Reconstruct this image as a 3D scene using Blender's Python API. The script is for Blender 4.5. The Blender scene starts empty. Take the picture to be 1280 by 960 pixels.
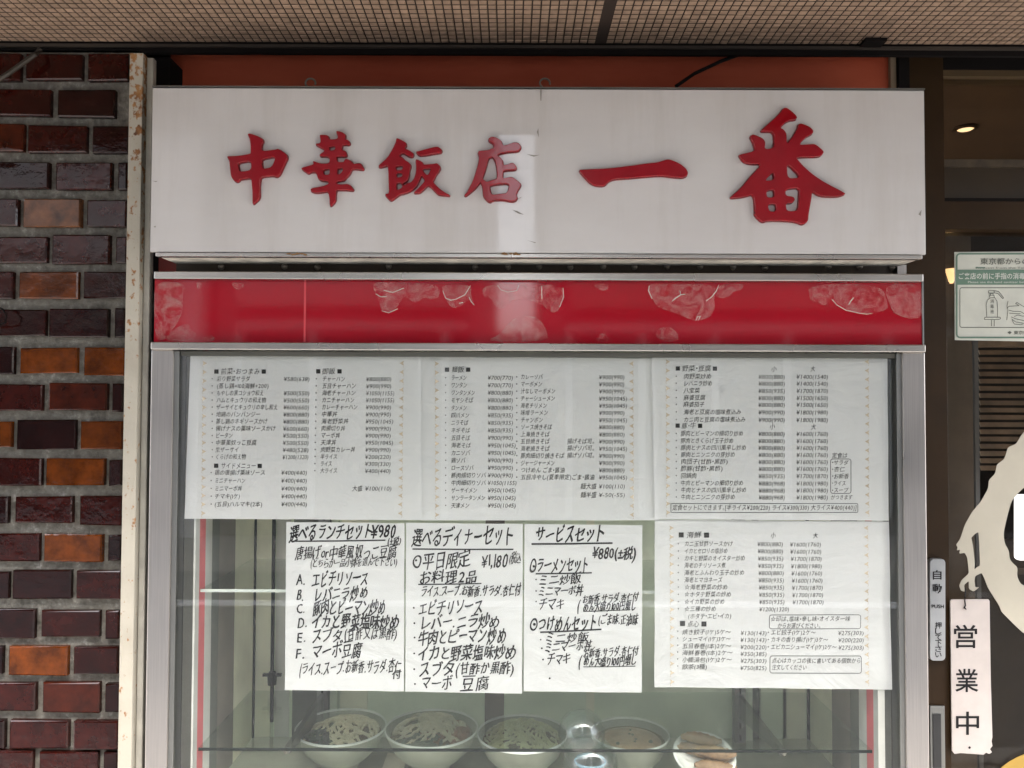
import bpy, bmesh, math, random
from mathutils import Matrix, Vector, noise
S = bpy.context.scene
COL = S.collection
random.seed(7)

# ------------------------------------------------------------------ camera, sky, sun, exposure
CAM = Vector((0, -1.373, 1.55)); FPX = 960.0
R = (Matrix.Rotation(math.radians(91.55), 4, 'X') @ Matrix.Rotation(0.0035, 4, 'Z'))
cd = bpy.data.cameras.new('camera'); co = bpy.data.objects.new('camera', cd); COL.objects.link(co)
cd.sensor_width = 36; cd.lens = 36 * FPX / 1280; cd.clip_start = 0.02; cd.clip_end = 500
co.matrix_world = Matrix.Translation(CAM) @ R
S.camera = co
W = bpy.data.worlds.new('World'); S.world = W; W.use_nodes = True
nt = W.node_tree; bg = nt.nodes['Background']; sk = nt.nodes.new('ShaderNodeTexSky')
sk.sky_type = 'NISHITA'; sk.sun_disc = False
SUN_E, SUN_R = 62, 25
sk.sun_elevation = math.radians(SUN_E); sk.sun_rotation = math.radians(180 - SUN_R)
sk.air_density = 1.0; sk.dust_density = 5.0; sk.ozone_density = 1.5
hs = nt.nodes.new('ShaderNodeHueSaturation'); hs.inputs['Saturation'].default_value = 0.5
nt.links.new(sk.outputs[0], hs.inputs['Color']); nt.links.new(hs.outputs[0], bg.inputs[0]); bg.inputs[1].default_value = 0.15
ld = bpy.data.lights.new('sun', 'SUN'); ld.energy = 0.5; ld.angle = math.radians(50); ld.color = (1, 0.97, 0.93)
lo = bpy.data.objects.new('sun', ld); COL.objects.link(lo)
lo.rotation_euler = (math.radians(90 - SUN_E), 0, math.radians(-SUN_R)); lo.location = (0, -5, 12)
S.view_settings.view_transform = 'Standard'; S.view_settings.look = 'None'
S.view_settings.gamma = 1; S.view_settings.use_curve_mapping = False
S.view_settings.exposure = 3.0
S.render.engine = 'CYCLES'
S.cycles.use_denoising = True
S.cycles.max_bounces = 10; S.cycles.transparent_max_bounces = 24; S.cycles.caustics_reflective = False; S.cycles.caustics_refractive = False


def P(px, py, Y):
    """World point seen at photo pixel px,py, on the plane y = Y."""
    d = R.to_3x3() @ Vector(((px - 640) / FPX, -(py - 480) / FPX, -1))
    return CAM + d * ((Y - CAM.y) / d.y)

def X(px, Y, py=480): return P(px, py, Y).x
def Z(py, Y, px=640): return P(px, py, Y).z

# ------------------------------------------------------------------ materials
def rgb(c): return (c[0], c[1], c[2], 1) if len(c) == 3 else c

class NT:
    def __init__(s, name):
        s.m = bpy.data.materials.new(name); s.m.use_nodes = True; s.t = s.m.node_tree
        s.b = s.t.nodes['Principled BSDF']; s.out = s.t.nodes['Material Output']
        s.tc = s.t.nodes.new('ShaderNodeTexCoord')
    def n(s, t, **k):
        a = s.t.nodes.new(t)
        for q, v in k.items(): setattr(a, q, v)
        return a
    def l(s, a, b): s.t.links.new(a, b)
    def noise(s, scale, detail=4, rough=0.55, stretch=None, dist=0):
        a = s.n('ShaderNodeTexNoise'); a.inputs['Scale'].default_value = scale; a.inputs['Detail'].default_value = detail
        a.inputs['Roughness'].default_value = rough; a.inputs['Distortion'].default_value = dist
        mp = s.n('ShaderNodeMapping'); mp.inputs['Scale'].default_value = stretch or (1, 1, 1)
        s.l(s.tc.outputs['Object'], mp.inputs['Vector']); s.l(mp.outputs[0], a.inputs['Vector'])
        return a.outputs['Fac']
    def ramp(s, fac, stops):
        r = s.n('ShaderNodeValToRGB'); e = r.color_ramp.elements
        while len(e) < len(stops): e.new(0.5)
        for q, (p, c) in zip(e, stops):
            q.position = p; q.color = rgb(c) if not isinstance(c, (int, float)) else (c, c, c, 1)
        s.l(fac, r.inputs[0]); return r.outputs[0]
    def mix(s, fac, a, b, mode='MIX'):
        m = s.n('ShaderNodeMix', data_type='RGBA', blend_type=mode)
        for i, v in ((0, fac), (6, a), (7, b)):
            if hasattr(v, 'is_linked'): s.l(v, m.inputs[i])
            else: m.inputs[i].default_value = v if i == 0 else rgb(v)
        return m.outputs[2]
    def bump(s, h, strength=0.2, dist=0.01):
        b = s.n('ShaderNodeBump'); b.inputs['Strength'].default_value = strength; b.inputs['Distance'].default_value = dist
        s.l(h, b.inputs['Height']); s.l(b.outputs[0], s.b.inputs['Normal'])
    def set(s, **k):
        nm = dict(color='Base Color', rough='Roughness', metal='Metallic', spec='Specular IOR Level', coat='Coat Weight', coatr='Coat Roughness', alpha='Alpha', sss='Subsurface Weight')
        for q, v in k.items():
            i = s.b.inputs[nm[q]]
            if hasattr(v, 'is_linked'): s.l(v, i)
            else: i.default_value = rgb(v) if q == 'color' else v
        return s

def plain(name, c, rough=0.6, spec=0.5, metal=0, var=0.15, scale=9, bump=0, bscale=60, coat=0):
    a = NT(name); f = a.noise(scale, 5)
    lo_ = tuple(x * (1 - var) for x in c); hi = tuple(min(1, x * (1 + var)) for x in c)
    a.set(color=a.ramp(f, [(0.3, lo_), (0.7, hi)]), rough=rough, spec=spec, metal=metal, coat=coat)
    if bump: a.bump(a.noise(bscale, 4), bump, 0.004)
    return a.m

def m_steel(name, c=(0.46, 0.43, 0.405), r0=0.24, r1=0.42, stretch=(90, 90, 1.2)):
    a = NT(name); f = a.noise(6, 5, 0.6, stretch); g = a.noise(3, 4)
    c2 = a.mix(0.35, a.ramp(f, [(0.25, tuple(x * .8 for x in c)), (0.75, tuple(x * 1.12 for x in c))]), a.ramp(g, [(0.3, tuple(x * .75 for x in c)), (0.7, tuple(x * 1.1 for x in c))]))
    a.set(color=c2, metal=1.0, rough=a.ramp(g, [(0.3, r0), (0.75, r1)])); a.bump(f, 0.06, 0.001)
    return a.m

def m_pane(name, tint=(0.975, 0.985, 0.978), ior=1.5, rough=0.0, veil=0.0):
    a = NT(name); t = a.t
    fr = a.n('ShaderNodeFresnel'); geo = a.n('ShaderNodeNewGeometry'); mr = a.n('ShaderNodeMapRange'); mr.inputs[3].default_value = ior; mr.inputs[4].default_value = 1 / ior; a.l(geo.outputs['Backfacing'], mr.inputs[0]); a.l(mr.outputs[0], fr.inputs['IOR'])
    tr = a.n('ShaderNodeBsdfTransparent'); tr.inputs[0].default_value = rgb(tint)
    gl = a.n('ShaderNodeBsdfGlossy'); gl.inputs['Roughness'].default_value = rough
    bp = a.n('ShaderNodeBump'); bp.inputs['Strength'].default_value = 0.03; bp.inputs['Distance'].default_value = 0.002
    a.l(a.noise(7, 2), bp.inputs['Height']); a.l(bp.outputs[0], gl.inputs['Normal'])
    mx = a.n('ShaderNodeMixShader'); a.l(fr.outputs[0], mx.inputs[0]); a.l(tr.outputs[0], mx.inputs[1]); a.l(gl.outputs[0], mx.inputs[2])
    if veil:  # pale diffuse layer stands in for the veiling street reflection
        df = a.n('ShaderNodeBsdfDiffuse'); df.inputs[0].default_value = (.62, .65, .58, 1); m2 = a.n('ShaderNodeMixShader')
        a.l(a.ramp(a.noise(4, 6, .65, (1, 1, .5)), [(.3, veil * .6), (.75, veil * 1.5)]), m2.inputs[0]); a.l(mx.outputs[0], m2.inputs[1]); a.l(df.outputs[0], m2.inputs[2]); mx = m2
    a.l(mx.outputs[0], a.out.inputs[0]); t.nodes.remove(a.b)
    return a.m

M = {}
M['steel_v'] = m_steel('brushed_steel_upright')
M['steel_h'] = m_steel('brushed_steel_rail', (0.50, 0.47, 0.43), 0.2, 0.36, (1.2, 90, 90))
M['alu'] = m_steel('aluminium_channel', (0.26, 0.26, 0.245), 0.3, 0.5)
M['glass'] = m_pane('clear_window_glass')
M['shelf_glass'] = m_pane('greenish_shelf_glass', (0.92, 0.95, 0.93))
M['door_glass'] = m_pane('tinted_door_glass', (0.86, 0.84, 0.80), 1.27)
M['case_glass'] = m_pane('veiled_case_glass', (0.984, 0.987, 0.978), veil=.007)  # pane carries a painted veil for the reflected street
M['dark'] = plain('dark_gap_metal', (0.006, 0.0045, 0.004), 0.8, 0.12)
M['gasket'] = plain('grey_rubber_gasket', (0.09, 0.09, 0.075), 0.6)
M['glass_edge'] = plain('dark_green_glass_edge', (0.006, 0.010, 0.008), 0.5, 0.1)
M['ink'] = plain('black_marker_ink', (0.012, 0.011, 0.012), 0.6, 0.2)
M['print_ink'] = plain('printed_grey_ink', (0.025, 0.024, 0.024), 0.8, 0.2)
M['tan_ink'] = plain('tan_ornament_ink', (0.60, 0.51, 0.38), 0.8, 0.2)
M['brown_frame'] = plain('dark_brown_door_metal', (0.030, 0.0165, 0.007), 0.45, 0.15, 0, 0.15, 14)
M['brown_dark'] = plain('very_dark_brown_metal', (0.016, 0.011, 0.007), 0.5)

a = NT('white_sign_acrylic')
g = a.ramp(a.noise(2.2, 5, 0.6, (1, 1, 2.5)), [(0.35, (0.50, 0.475, 0.455)), (0.7, (0.56, 0.54, 0.52))])
st = a.ramp(a.noise(5, 7, 0.68, (3, 3, 0.3)), [(0.48, 0.0), (0.78, 0.6)])
a.set(color=a.mix(st, g, (0.42, 0.39, 0.355)), rough=0.035, spec=0.27); a.bump(a.noise(3, 2), 0.03, 0.004)
M['sign'] = a.m
a = NT('red_letter_acrylic'); f = a.noise(14, 4)
a.set(color=a.ramp(f, [(0.3, (0.21, 0.002, 0.006)), (0.7, (0.26, 0.0035, 0.009))]), rough=0.12, spec=0.36); a.bump(a.noise(22, 3), 0.08, 0.004)
M['red_letter'] = a.m
M['letter_edge'] = plain('dark_red_letter_edge', (0.13, 0.006, 0.012), 0.4)
a = NT('red_panel_acrylic'); f = a.noise(5, 5)
a.set(color=a.ramp(f, [(0.3, (0.28, 0.001, 0.008)), (0.7, (0.32, 0.002, 0.011))]), rough=0.06, spec=0.5); a.bump(a.noise(3, 2), 0.04, 0.004)
M['red_panel'] = a.m
a = NT('loose_clear_film'); f = a.noise(38, 4, 0.6, None, 1.2)
a.set(color=(0.85, 0.55, 0.52), rough=0.2, spec=0.7, alpha=a.ramp(f, [(0.36, 0.005), (0.75, 0.15)])); a.bump(a.noise(26, 5, 0.6, None, 2.5), 0.9, 0.012)
M['film'] = a.m
a = NT('film_crease'); a.set(color=(0.9, 0.7, 0.66), rough=0.25, alpha=0.32); M['crease'] = a.m
a = NT('white_paper'); f = a.noise(16, 5); h = a.noise(7, 4, 0.5, (1, 1, 1.6), 1.0)
a.set(color=a.ramp(f, [(0.3, (0.83, 0.845, 0.84)), (0.7, (0.87, 0.885, 0.88))]), rough=0.75, spec=0.25); a.bump(h, 0.45, 0.02)
tl = a.n('ShaderNodeBsdfTranslucent'); tl.inputs[0].default_value = (.9, .9, .9, 1); mx = a.n('ShaderNodeMixShader'); mx.inputs[0].default_value = .36
a.l(a.b.outputs[0], mx.inputs[1]); a.l(tl.outputs[0], mx.inputs[2]); a.l(mx.outputs[0], a.out.inputs[0])
M['paper'] = a.m
a = NT('orange_brown_fascia'); f = a.noise(4, 5, 0.6, (1, 1, 3))
a.set(color=a.ramp(f, [(0.3, (0.36, 0.058, 0.024)), (0.7, (0.46, 0.092, 0.042))]), rough=0.55, spec=0.4)
M['fascia'] = a.m

# rusty cream paint
a = NT('rusty_cream_paint')
sx = a.n('ShaderNodeSeparateXYZ'); a.l(a.tc.outputs['Object'], sx.inputs[0])
hi = a.n('ShaderNodeMapRange'); hi.inputs[1].default_value = 1.55; hi.inputs[2].default_value = 2.2; hi.inputs[3].default_value = -0.05; hi.inputs[4].default_value = 0.085
a.l(sx.outputs[2], hi.inputs[0])
ns = a.noise(75, 7, 0.62, (1, 1, 0.8), 0.0)
ad = a.n('ShaderNodeMath', operation='ADD'); a.l(ns, ad.inputs[0]); a.l(hi.outputs[0], ad.inputs[1])
mask = a.ramp(ad.outputs[0], [(0.56, 0.0), (0.62, 1.0)])
rc = a.ramp(a.noise(60, 5), [(0.3, (0.10, 0.035, 0.010)), (0.5, (0.26, 0.11, 0.03)), (0.75, (0.36, 0.19, 0.07))])
pc = a.ramp(a.noise(12, 5), [(0.3, (0.38, 0.345, 0.275)), (0.7, (0.46, 0.425, 0.345))])
a.set(color=a.mix(mask, pc, rc), rough=0.6); a.bump(ns, 0.3, 0.004)
M['rust'] = a.m
M['grey_pipe'] = plain('grey_painted_strip', (0.34, 0.32, 0.27), 0.5, 0.5, 0, 0.2, 20)

# bricks: colour per brick from an attribute, glazed surface
a = NT('glazed_brick'); at = a.n('ShaderNodeVertexColor', layer_name='Col')
f = a.noise(24, 6, 0.65); g = a.noise(6, 4)
mlt = a.ramp(f, [(0.28, 0.3), (0.5, 1.0), (0.72, 1.7)])
a.set(color=a.mix(1.0, at.outputs[0], mlt, 'MULTIPLY'), rough=a.ramp(g, [(0.3, 0.05), (0.7, 0.15)]), spec=0.33)
a.bump(a.noise(30, 4), 0.22, 0.006)
M['brick'] = a.m
a = NT('grey_mortar'); f = a.noise(70, 6, 0.7); g = a.noise(5, 4)
c1 = a.ramp(f, [(0.3, (0.075, 0.068, 0.057)), (0.58, (0.19, 0.18, 0.155)), (0.78, (0.45, 0.44, 0.41))])
a.set(color=a.mix(a.ramp(g, [(0.35, 0.0), (0.7, 0.5)]), c1, (0.19, 0.175, 0.145)), rough=0.95, spec=0.1); a.bump(f, 0.6, 0.006)
M['mortar'] = a.m
a = NT('beige_soffit_tile'); at = a.n('ShaderNodeVertexColor', layer_name='Col')
f = a.noise(40, 5)
a.set(color=a.mix(1.0, at.outputs[0], a.ramp(f, [(0.3, 0.8), (0.7, 1.15)]), 'MULTIPLY'), rough=0.6, spec=0.3)
M['tile'] = a.m
M['tile_back'] = plain('dark_soffit_joint', (0.02, 0.010, 0.005), 0.9)

# ------------------------------------------------------------------ mesh helpers
class MB:
    def __init__(s): s.v, s.f, s.mi, s.col = [], [], [], []
    def add(s, vs, fs, mi=0, col=None):
        b = len(s.v); s.v += [tuple(v) for v in vs]
        for f in fs:
            s.f.append([b + i for i in f]); s.mi.append(mi); s.col.append(col)
        return s
    def box(s, x0, x1, y0, y1, z0, z1, mi=0, col=None):
        x0, x1 = sorted((x0, x1)); y0, y1 = sorted((y0, y1)); z0, z1 = sorted((z0, z1))
        return s.add([(x0, y0, z0), (x1, y0, z0), (x1, y1, z0), (x0, y1, z0), (x0, y0, z1), (x1, y0, z1), (x1, y1, z1), (x0, y1, z1)],
                     [(0, 3, 2, 1), (4, 5, 6, 7), (0, 1, 5, 4), (1, 2, 6, 5), (2, 3, 7, 6), (3, 0, 4, 7)], mi, col)
    def lathe(s, prof, c, n=40, mi=0):
        vs = []; fs = []
        for r, z in prof:
            for k in range(n):
                t = 2 * math.pi * k / n; vs.append((c[0] + r * math.cos(t), c[1] + r * math.sin(t), c[2] + z))
        for i in range(len(prof) - 1):
            for k in range(n):
                q = (k + 1) % n; fs.append((i * n + k, i * n + q, (i + 1) * n + q, (i + 1) * n + k))
        return s.add(vs, fs, mi)
    def tube(s, pts, r, n=8, mi=0, cap=True):
        pts = [Vector(p) for p in pts]; vs = []; fs = []; rr = r if isinstance(r, (list, tuple)) else [r] * len(pts)
        up = Vector((0.13, 0.31, 0.94))
        for i, p in enumerate(pts):
            d = (pts[min(i + 1, len(pts) - 1)] - pts[max(i - 1, 0)]).normalized()
            u = d.cross(up)
            if u.length < 1e-3: u = d.cross(Vector((1, 0, 0)))
            u.normalize(); w = d.cross(u)
            for k in range(n):
                t = 2 * math.pi * k / n; vs.append(p + (u * math.cos(t) + w * math.sin(t)) * rr[i])
        for i in range(len(pts) - 1):
            for k in range(n):
                q = (k + 1) % n; fs.append((i * n + k, i * n + q, (i + 1) * n + q, (i + 1) * n + k))
        if cap: fs.append(tuple(range(n))[::-1]); fs.append(tuple(range((len(pts) - 1) * n, len(pts) * n)))
        return s.add(vs, fs, mi)
    def build(s, name, mats, parent=None, smooth=False, bevel=0):
        me = bpy.data.meshes.new(name); me.from_pydata(s.v, [], s.f)
        for m in (mats if isinstance(mats, (list, tuple)) else [mats]): me.materials.append(m)
        me.polygons.foreach_set('material_index', s.mi)
        if any(c is not None for c in s.col):
            ca = me.color_attributes.new('Col', 'FLOAT_COLOR', 'CORNER'); k = 0; buf = []
            for p, c in zip(me.polygons, s.col):
                buf += list(rgb(c or (0.2, 0.2, 0.2))) * p.loop_total
            ca.data.foreach_set('color', buf)
        if smooth: me.polygons.foreach_set('use_smooth', [True] * len(me.polygons))
        me.update()
        o = bpy.data.objects.new(name, me); COL.objects.link(o)
        if parent: o.parent = parent
        if bevel:
            b = o.modifiers.new('bevel', 'BEVEL'); b.width = bevel; b.segments = 2; b.limit_method = 'ANGLE'
        if smooth:
            bm = bmesh.new(); bm.from_mesh(me); bmesh.ops.recalc_face_normals(bm, faces=bm.faces); bm.to_mesh(me); bm.free()
        return o

def root(name, label, cat, group=None):
    o = bpy.data.objects.new(name, None); COL.objects.link(o); return tag(o, label, cat, group)
def tag(o, label, cat, group=None, kind=None):
    o['label'] = label; o['category'] = cat
    if group: o['group'] = group
    if kind: o['kind'] = kind
    return o
def struct(o): o['kind'] = 'structure'; return o
def box(name, m, parent, x0, x1, y0, y1, z0, z1, bevel=0):
    return MB().box(x0, x1, y0, y1, z0, z1).build(name, m, parent, bevel=bevel)

def chaikin(p, k=1, q=0.22):
    for _ in range(k):
        o = []
        for i in range(len(p)):
            (ax, ay), (bx, by) = p[i], p[(i + 1) % len(p)]
            o.append((ax + (bx - ax) * q, ay + (by - ay) * q)); o.append((bx - (bx - ax) * q, by - (by - ay) * q))
        p = o
    return p

def shape2d(loops, extrude=0.0, bevel=0.0, res=1):
    """Filled 2D outline with holes -> (verts, faces) in the xy plane, extruded along z."""
    cu = bpy.data.curves.new('tmp', 'CURVE'); cu.dimensions = '2D'; cu.fill_mode = 'BOTH'; cu.extrude = extrude; cu.bevel_depth = bevel; cu.offset = -bevel; cu.bevel_resolution = res
    for lp in loops:
        s = cu.splines.new('POLY'); s.points.add(len(lp) - 1); s.use_cyclic_u = True
        for p, (x, y) in zip(s.points, lp): p.co = (x, y, 0, 1)
    return harvest(cu)
def harvest(cu):
    o = bpy.data.objects.new('tmp', cu); COL.objects.link(o)
    dg = bpy.context.evaluated_depsgraph_get(); ev = o.evaluated_get(dg); me = ev.to_mesh()
    vs = [tuple(v.co) for v in me.vertices]; fs = [tuple(p.vertices) for p in me.polygons]
    ev.to_mesh_clear(); bpy.data.objects.remove(o); bpy.data.curves.remove(cu)
    return vs, fs
_tc = {}
def text2d(body, offset=0.0):
    k = (body, offset)
    if k not in _tc:
        cu = bpy.data.curves.new('tmp', 'FONT'); cu.body = body; cu.size = 1; cu.offset = offset; cu.resolution_u = 2
        _tc[k] = harvest(cu)
    return _tc[k]

def face_cam(pts2, Y):          # outline given in photo pixels -> points on the plane y = Y
    return [P(px, py, Y) for px, py in pts2]

def put_text(mb, body, x0, x1, yc, em, Y, surf=None, slant=0.0, wob=0.0, rise=0.0, offset=0.0, seed=0, mi=0, vertical=False):
    """Text whose ink spans photo px x0..x1, centred on yc, em px tall, on the plane y = Y."""
    vs, fs = text2d(body, offset)
    if not vs: return
    lx = min(v[0] for v in vs); hx = max(v[0] for v in vs)
    sxx = (x1 - x0) / max(1e-4, hx - lx); cx = (lx + hx) / 2
    o = []
    for x, y, _ in vs:
        yy = y - 0.35
        if wob:
            n1 = noise.noise(Vector((x * 1.3 + seed * 7.1, yy * 1.3, seed))); n2 = noise.noise(Vector((x * 1.3, yy * 1.3 + 40, seed * 3.3)))
            n3 = noise.noise(Vector((x * 0.55 + seed, 9.0, seed))); x += n1 * wob; yy += n2 * wob + n3 * wob * 1.1
        px = x0 + (x - lx) * sxx + slant * yy * em
        py = yc - yy * em - rise * ((x - lx) * sxx)
        p = P(px, py, Y)
        if surf: p.y += surf(p.x, p.z)
        o.append(p)
    mb.add(o, fs, mi)

def put_hand(mb, body, x0, x1, yc, em, Y, surf, seed, rise=0.0, offset=0.0, loose=1.0, up=.11, slant=.12, wob=.06, bold=0):
    """Hand-lettered line: every character has its own tilt, size and offset."""
    rnd = random.Random(int(seed * 977)); pen = 0.0; put = []
    for ch in body:
        if ch == ' ': pen += .35; continue
        vs, fs = text2d(ch, offset)
        if not vs: pen += .4; continue
        lx = min(v[0] for v in vs); hx = max(v[0] for v in vs); wide = ord(ch) > 0x2e80 and ch not in '、。・'
        small = ch in '.,、。・'
        adv = 1.0 if wide else hx - lx + (.12 if not small else .2)
        put.append((vs, fs, pen - (0 if wide else lx - .05), adv, pen + adv / 2, .5 if wide else (lx + hx) / 2, wide)); pen += adv
    if not put: return
    k_ = (x1 - x0) / pen
    for i, (vs, fs, ox, adv, mid, cx, wide) in enumerate(put):
        a_ = math.radians(rnd.uniform(-4, 4) * loose); sc = 1 + rnd.uniform(-.09, .09) * loose; sy = 1 + rnd.uniform(-.08, .10) * loose; dy = rnd.uniform(-.05, .05) * loose
        o = []; sd = rnd.random() * 50
        for x, y, _ in vs:
            lx_, ly_ = x - cx, y - .35
            lx_ += wob * noise.noise(Vector((x * 1.6 + sd, y * 1.6, sd))); ly_ += wob * noise.noise(Vector((x * 1.6, y * 1.6 + 30, sd)))
            ly_ += up * lx_ * (1 if wide else .4); lx_ *= sc; ly_ = ly_ * sy + dy
            lx_, ly_ = lx_ * math.cos(a_) - ly_ * math.sin(a_), lx_ * math.sin(a_) + ly_ * math.cos(a_)
            px = x0 + (mid + lx_) * k_ + slant * ly_ * em; py = yc - ly_ * em - rise * (mid * k_)
            p = P(px, py, Y); p.y += surf(p.x, p.z) - .000004 * i; o.append(p)
        mb.add(o, fs)
        if bold: mb.add([q + Vector((bold * .00143, -.00003 - .000004 * i, bold * .0004)) for q in o], fs)

def put_poly(mb, pts, Y, surf=None, mi=0):
    vs = []
    for px, py in pts:
        p = P(px, py, Y)
        if surf: p.y += surf(p.x, p.z)
        vs.append(p)
    mb.add(vs, [tuple(range(len(vs)))], mi)
def put_line(mb, pts, w, Y, surf=None, mi=0):
    for (ax, ay), (bx, by) in zip(pts, pts[1:]):
        L = math.hypot(bx - ax, by - ay) or 1; nx, ny = -(by - ay) / L * w / 2, (bx - ax) / L * w / 2
        k = max(1, int(L / 12))
        for i in range(k):
            t0, t1 = i / k, (i + 1) / k
            a = (ax + (bx - ax) * t0, ay + (by - ay) * t0); b = (ax + (bx - ax) * t1, ay + (by - ay) * t1)
            put_poly(mb, [(a[0] + nx, a[1] + ny), (a[0] - nx, a[1] - ny), (b[0] - nx, b[1] - ny), (b[0] + nx, b[1] + ny)], Y, surf, mi)
def rrect(x0, x1, y0, y1, r, n=5):
    o = []
    for cx, cy, a in ((x1 - r, y1 - r, 0), (x0 + r, y1 - r, 90), (x0 + r, y0 + r, 180), (x1 - r, y0 + r, 270)):
        for i in range(n + 1):
            t = math.radians(a + 90 * i / n); o.append((cx + r * math.cos(t), cy + r * math.sin(t)))
    return o

# ------------------------------------------------------------------ ground, road, far side of the street
asph = plain('weathered_pale_asphalt', (0.20, 0.20, 0.195), 0.9, 0.2, 0, 0.25, 30, 0.3, 90)
conc = plain('pale_concrete_paving', (0.40, 0.375, 0.34), 0.85, 0.2, 0, 0.15, 6, 0.2, 50)
struct(MB().add([(-120, -120, -0.14), (120, -120, -0.14), (120, 60, -0.14), (-120, 60, -0.14)], [(0, 1, 2, 3)]).build('ground', conc))
struct(box('pavement', conc, None, -30, 30, -1.6, 4, -0.13, 0.0))
struct(MB().add([(-60, -6.4, -0.136), (60, -6.4, -0.136), (60, -1.75, -0.136), (-60, -1.75, -0.136)], [(0, 1, 2, 3)]).build('road', asph))
struct(box('kerb', plain('kerb_stone', (0.36, 0.35, 0.33), 0.8), None, -30, 30, -1.75, -1.6, -0.135, 0.012))
struct(MB().add([(-60, -5.25, -0.131), (60, -5.25, -0.131), (60, -5.05, -0.131), (-60, -5.05, -0.131)], [(0, 1, 2, 3)]).build('road_line', plain('white_road_paint', (0.75, 0.75, 0.73), 0.7)))

def opposite(name, label, x0, x1, y, h, mat, cols, rows, sill, seed):
    rnd = random.Random(seed); r = root(name, label, 'building'); r.location = (0, 0, 0)
    box('wall', mat, r, x0, x1, y - 6, y, -0.13, h)
    box('parapet', mat, r, x0 - .05, x1 + .05, y - .3, y + .06, h, h + .25)
    wm = plain(name + '_window_glass', (0.03, 0.035, 0.04), 0.08); fm = plain(name + '_window_frame', (0.45, 0.44, 0.42), 0.5)
    wdt = (x1 - x0) / cols
    sf = box('shopfront', plain(name + '_dark_shopfront', (0.03, 0.03, 0.032), .25), r, x0 + .25, x1 - .25, y + .002, y + .03, .1, 2.75)
    k = x0 + .25
    while k < x1 - .3:
        box('mullion', fm, sf, k, k + .09, y + .032, y + .08, .1, 2.5); k += rnd.choice((.95, 1.3, 1.7))
    box('lintel', fm, sf, x0 + .25, x1 - .25, y + .032, y + .09, 2.501, 2.62); box('signboard', plain(name + '_signboard', (0.34, 0.33, 0.30) if seed == 1 else (0.26, 0.22, 0.18), .5), sf, x0 + .3, x1 - .3, y + .032, y + .16, 2.80, 3.35)
    for i in range(cols):
        for j in range(rows):
            cx = x0 + (i + .5) * wdt; z0 = sill + 3.2 + j * 2.5
            f = box('window', fm, r, cx - .62, cx + .62, y + .002, y + .06, z0, z0 + 1.3)
            box('pane', wm, f, cx - .56, cx + .56, y + .062, y + .07, z0 + .06, z0 + 1.24)
    return r
opposite('clinic_building', 'pale tiled building across the road opposite the brick wall', -17, -3.95, -8.3, 9.5, plain('pale_tile_render', (0.74, 0.70, 0.66), 0.7), 4, 2, 1.6, 5)
opposite('apartment_building', 'grey rendered apartment block facing the shop from across the road, west of a narrow gap', -3.8, -0.30, -8.5, 11.6, plain('grey_render', (0.20, 0.195, 0.185), 0.8), 2, 3, 1.0, 1)
opposite('office_building', 'warm grey office block facing the shop from across the road, east of a narrow gap', 0.45, 10, -8.7, 12.5, plain('warm_grey_render', (0.17, 0.16, 0.15), 0.8), 4, 3, 1.2, 2)

gw = root('reflection_blocker', 'added unseen grey block wall cutting the reflected sky gap between the two buildings across the road', 'wall')  # unseen wall added to keep the bright gap's reflection off the papers
box('blocker_body', plain('grey_blocker', (0.22, 0.215, 0.20), .85), gw, -.295, .445, -9.0, -8.8, -.13, 2.45); box('blocker_cap', plain('blocker_cap_grey', (0.28, 0.27, 0.25), .8), gw, -.297, .447, -9.04, -8.76, 2.451, 2.52)
# ------------------------------------------------------------------ brick wall
YB = 0.045
bw = root('brick_wall', 'glazed maroon and orange brick wall with grey mortar beside the rusty post', 'brick wall')
xr = X(152, YB)
box('mortar_bed', M['mortar'], bw, -2.2, xr + 0.02, YB + .007, YB + .25, 0, 2.212)
c_m, c_k, c_o, c_t, c_r, c_d = (0.023, 0.0028, 0.0016), (0.012, 0.002, 0.0015), (0.088, 0.020, 0.002), (0.095, 0.036, 0.013), (0.042, 0.0065, 0.002), (0.017, 0.0026, 0.0016)
CC = dict(m=c_m, k=c_k, o=c_o, t=c_t, r=c_r, d=c_d)
rowy = [85, 129, 174, 220, 266, 312, 357, 404, 451, 497, 543, 590, 637, 684, 731, 779, 825, 871, 918, 957]
rowx = [33, 73, 37, 70, 32, 67, 26, 64, 26, 62, 23, 59, 20, 57, 18, 53, 13, 53, 13, 50]
rowc = ['mmm', 'mkm', 'rmk', 'kmk', 'mtm', 'mmm', 'mod', 'dkk', 'koo', 'mrk', 'oko', 'mok', 'kmm', 'mok', 'kkm', 'kmm', 'kom', 'mrk', 'kmm', 'mmk']
br = MB(); rnd = random.Random(3)
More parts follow.
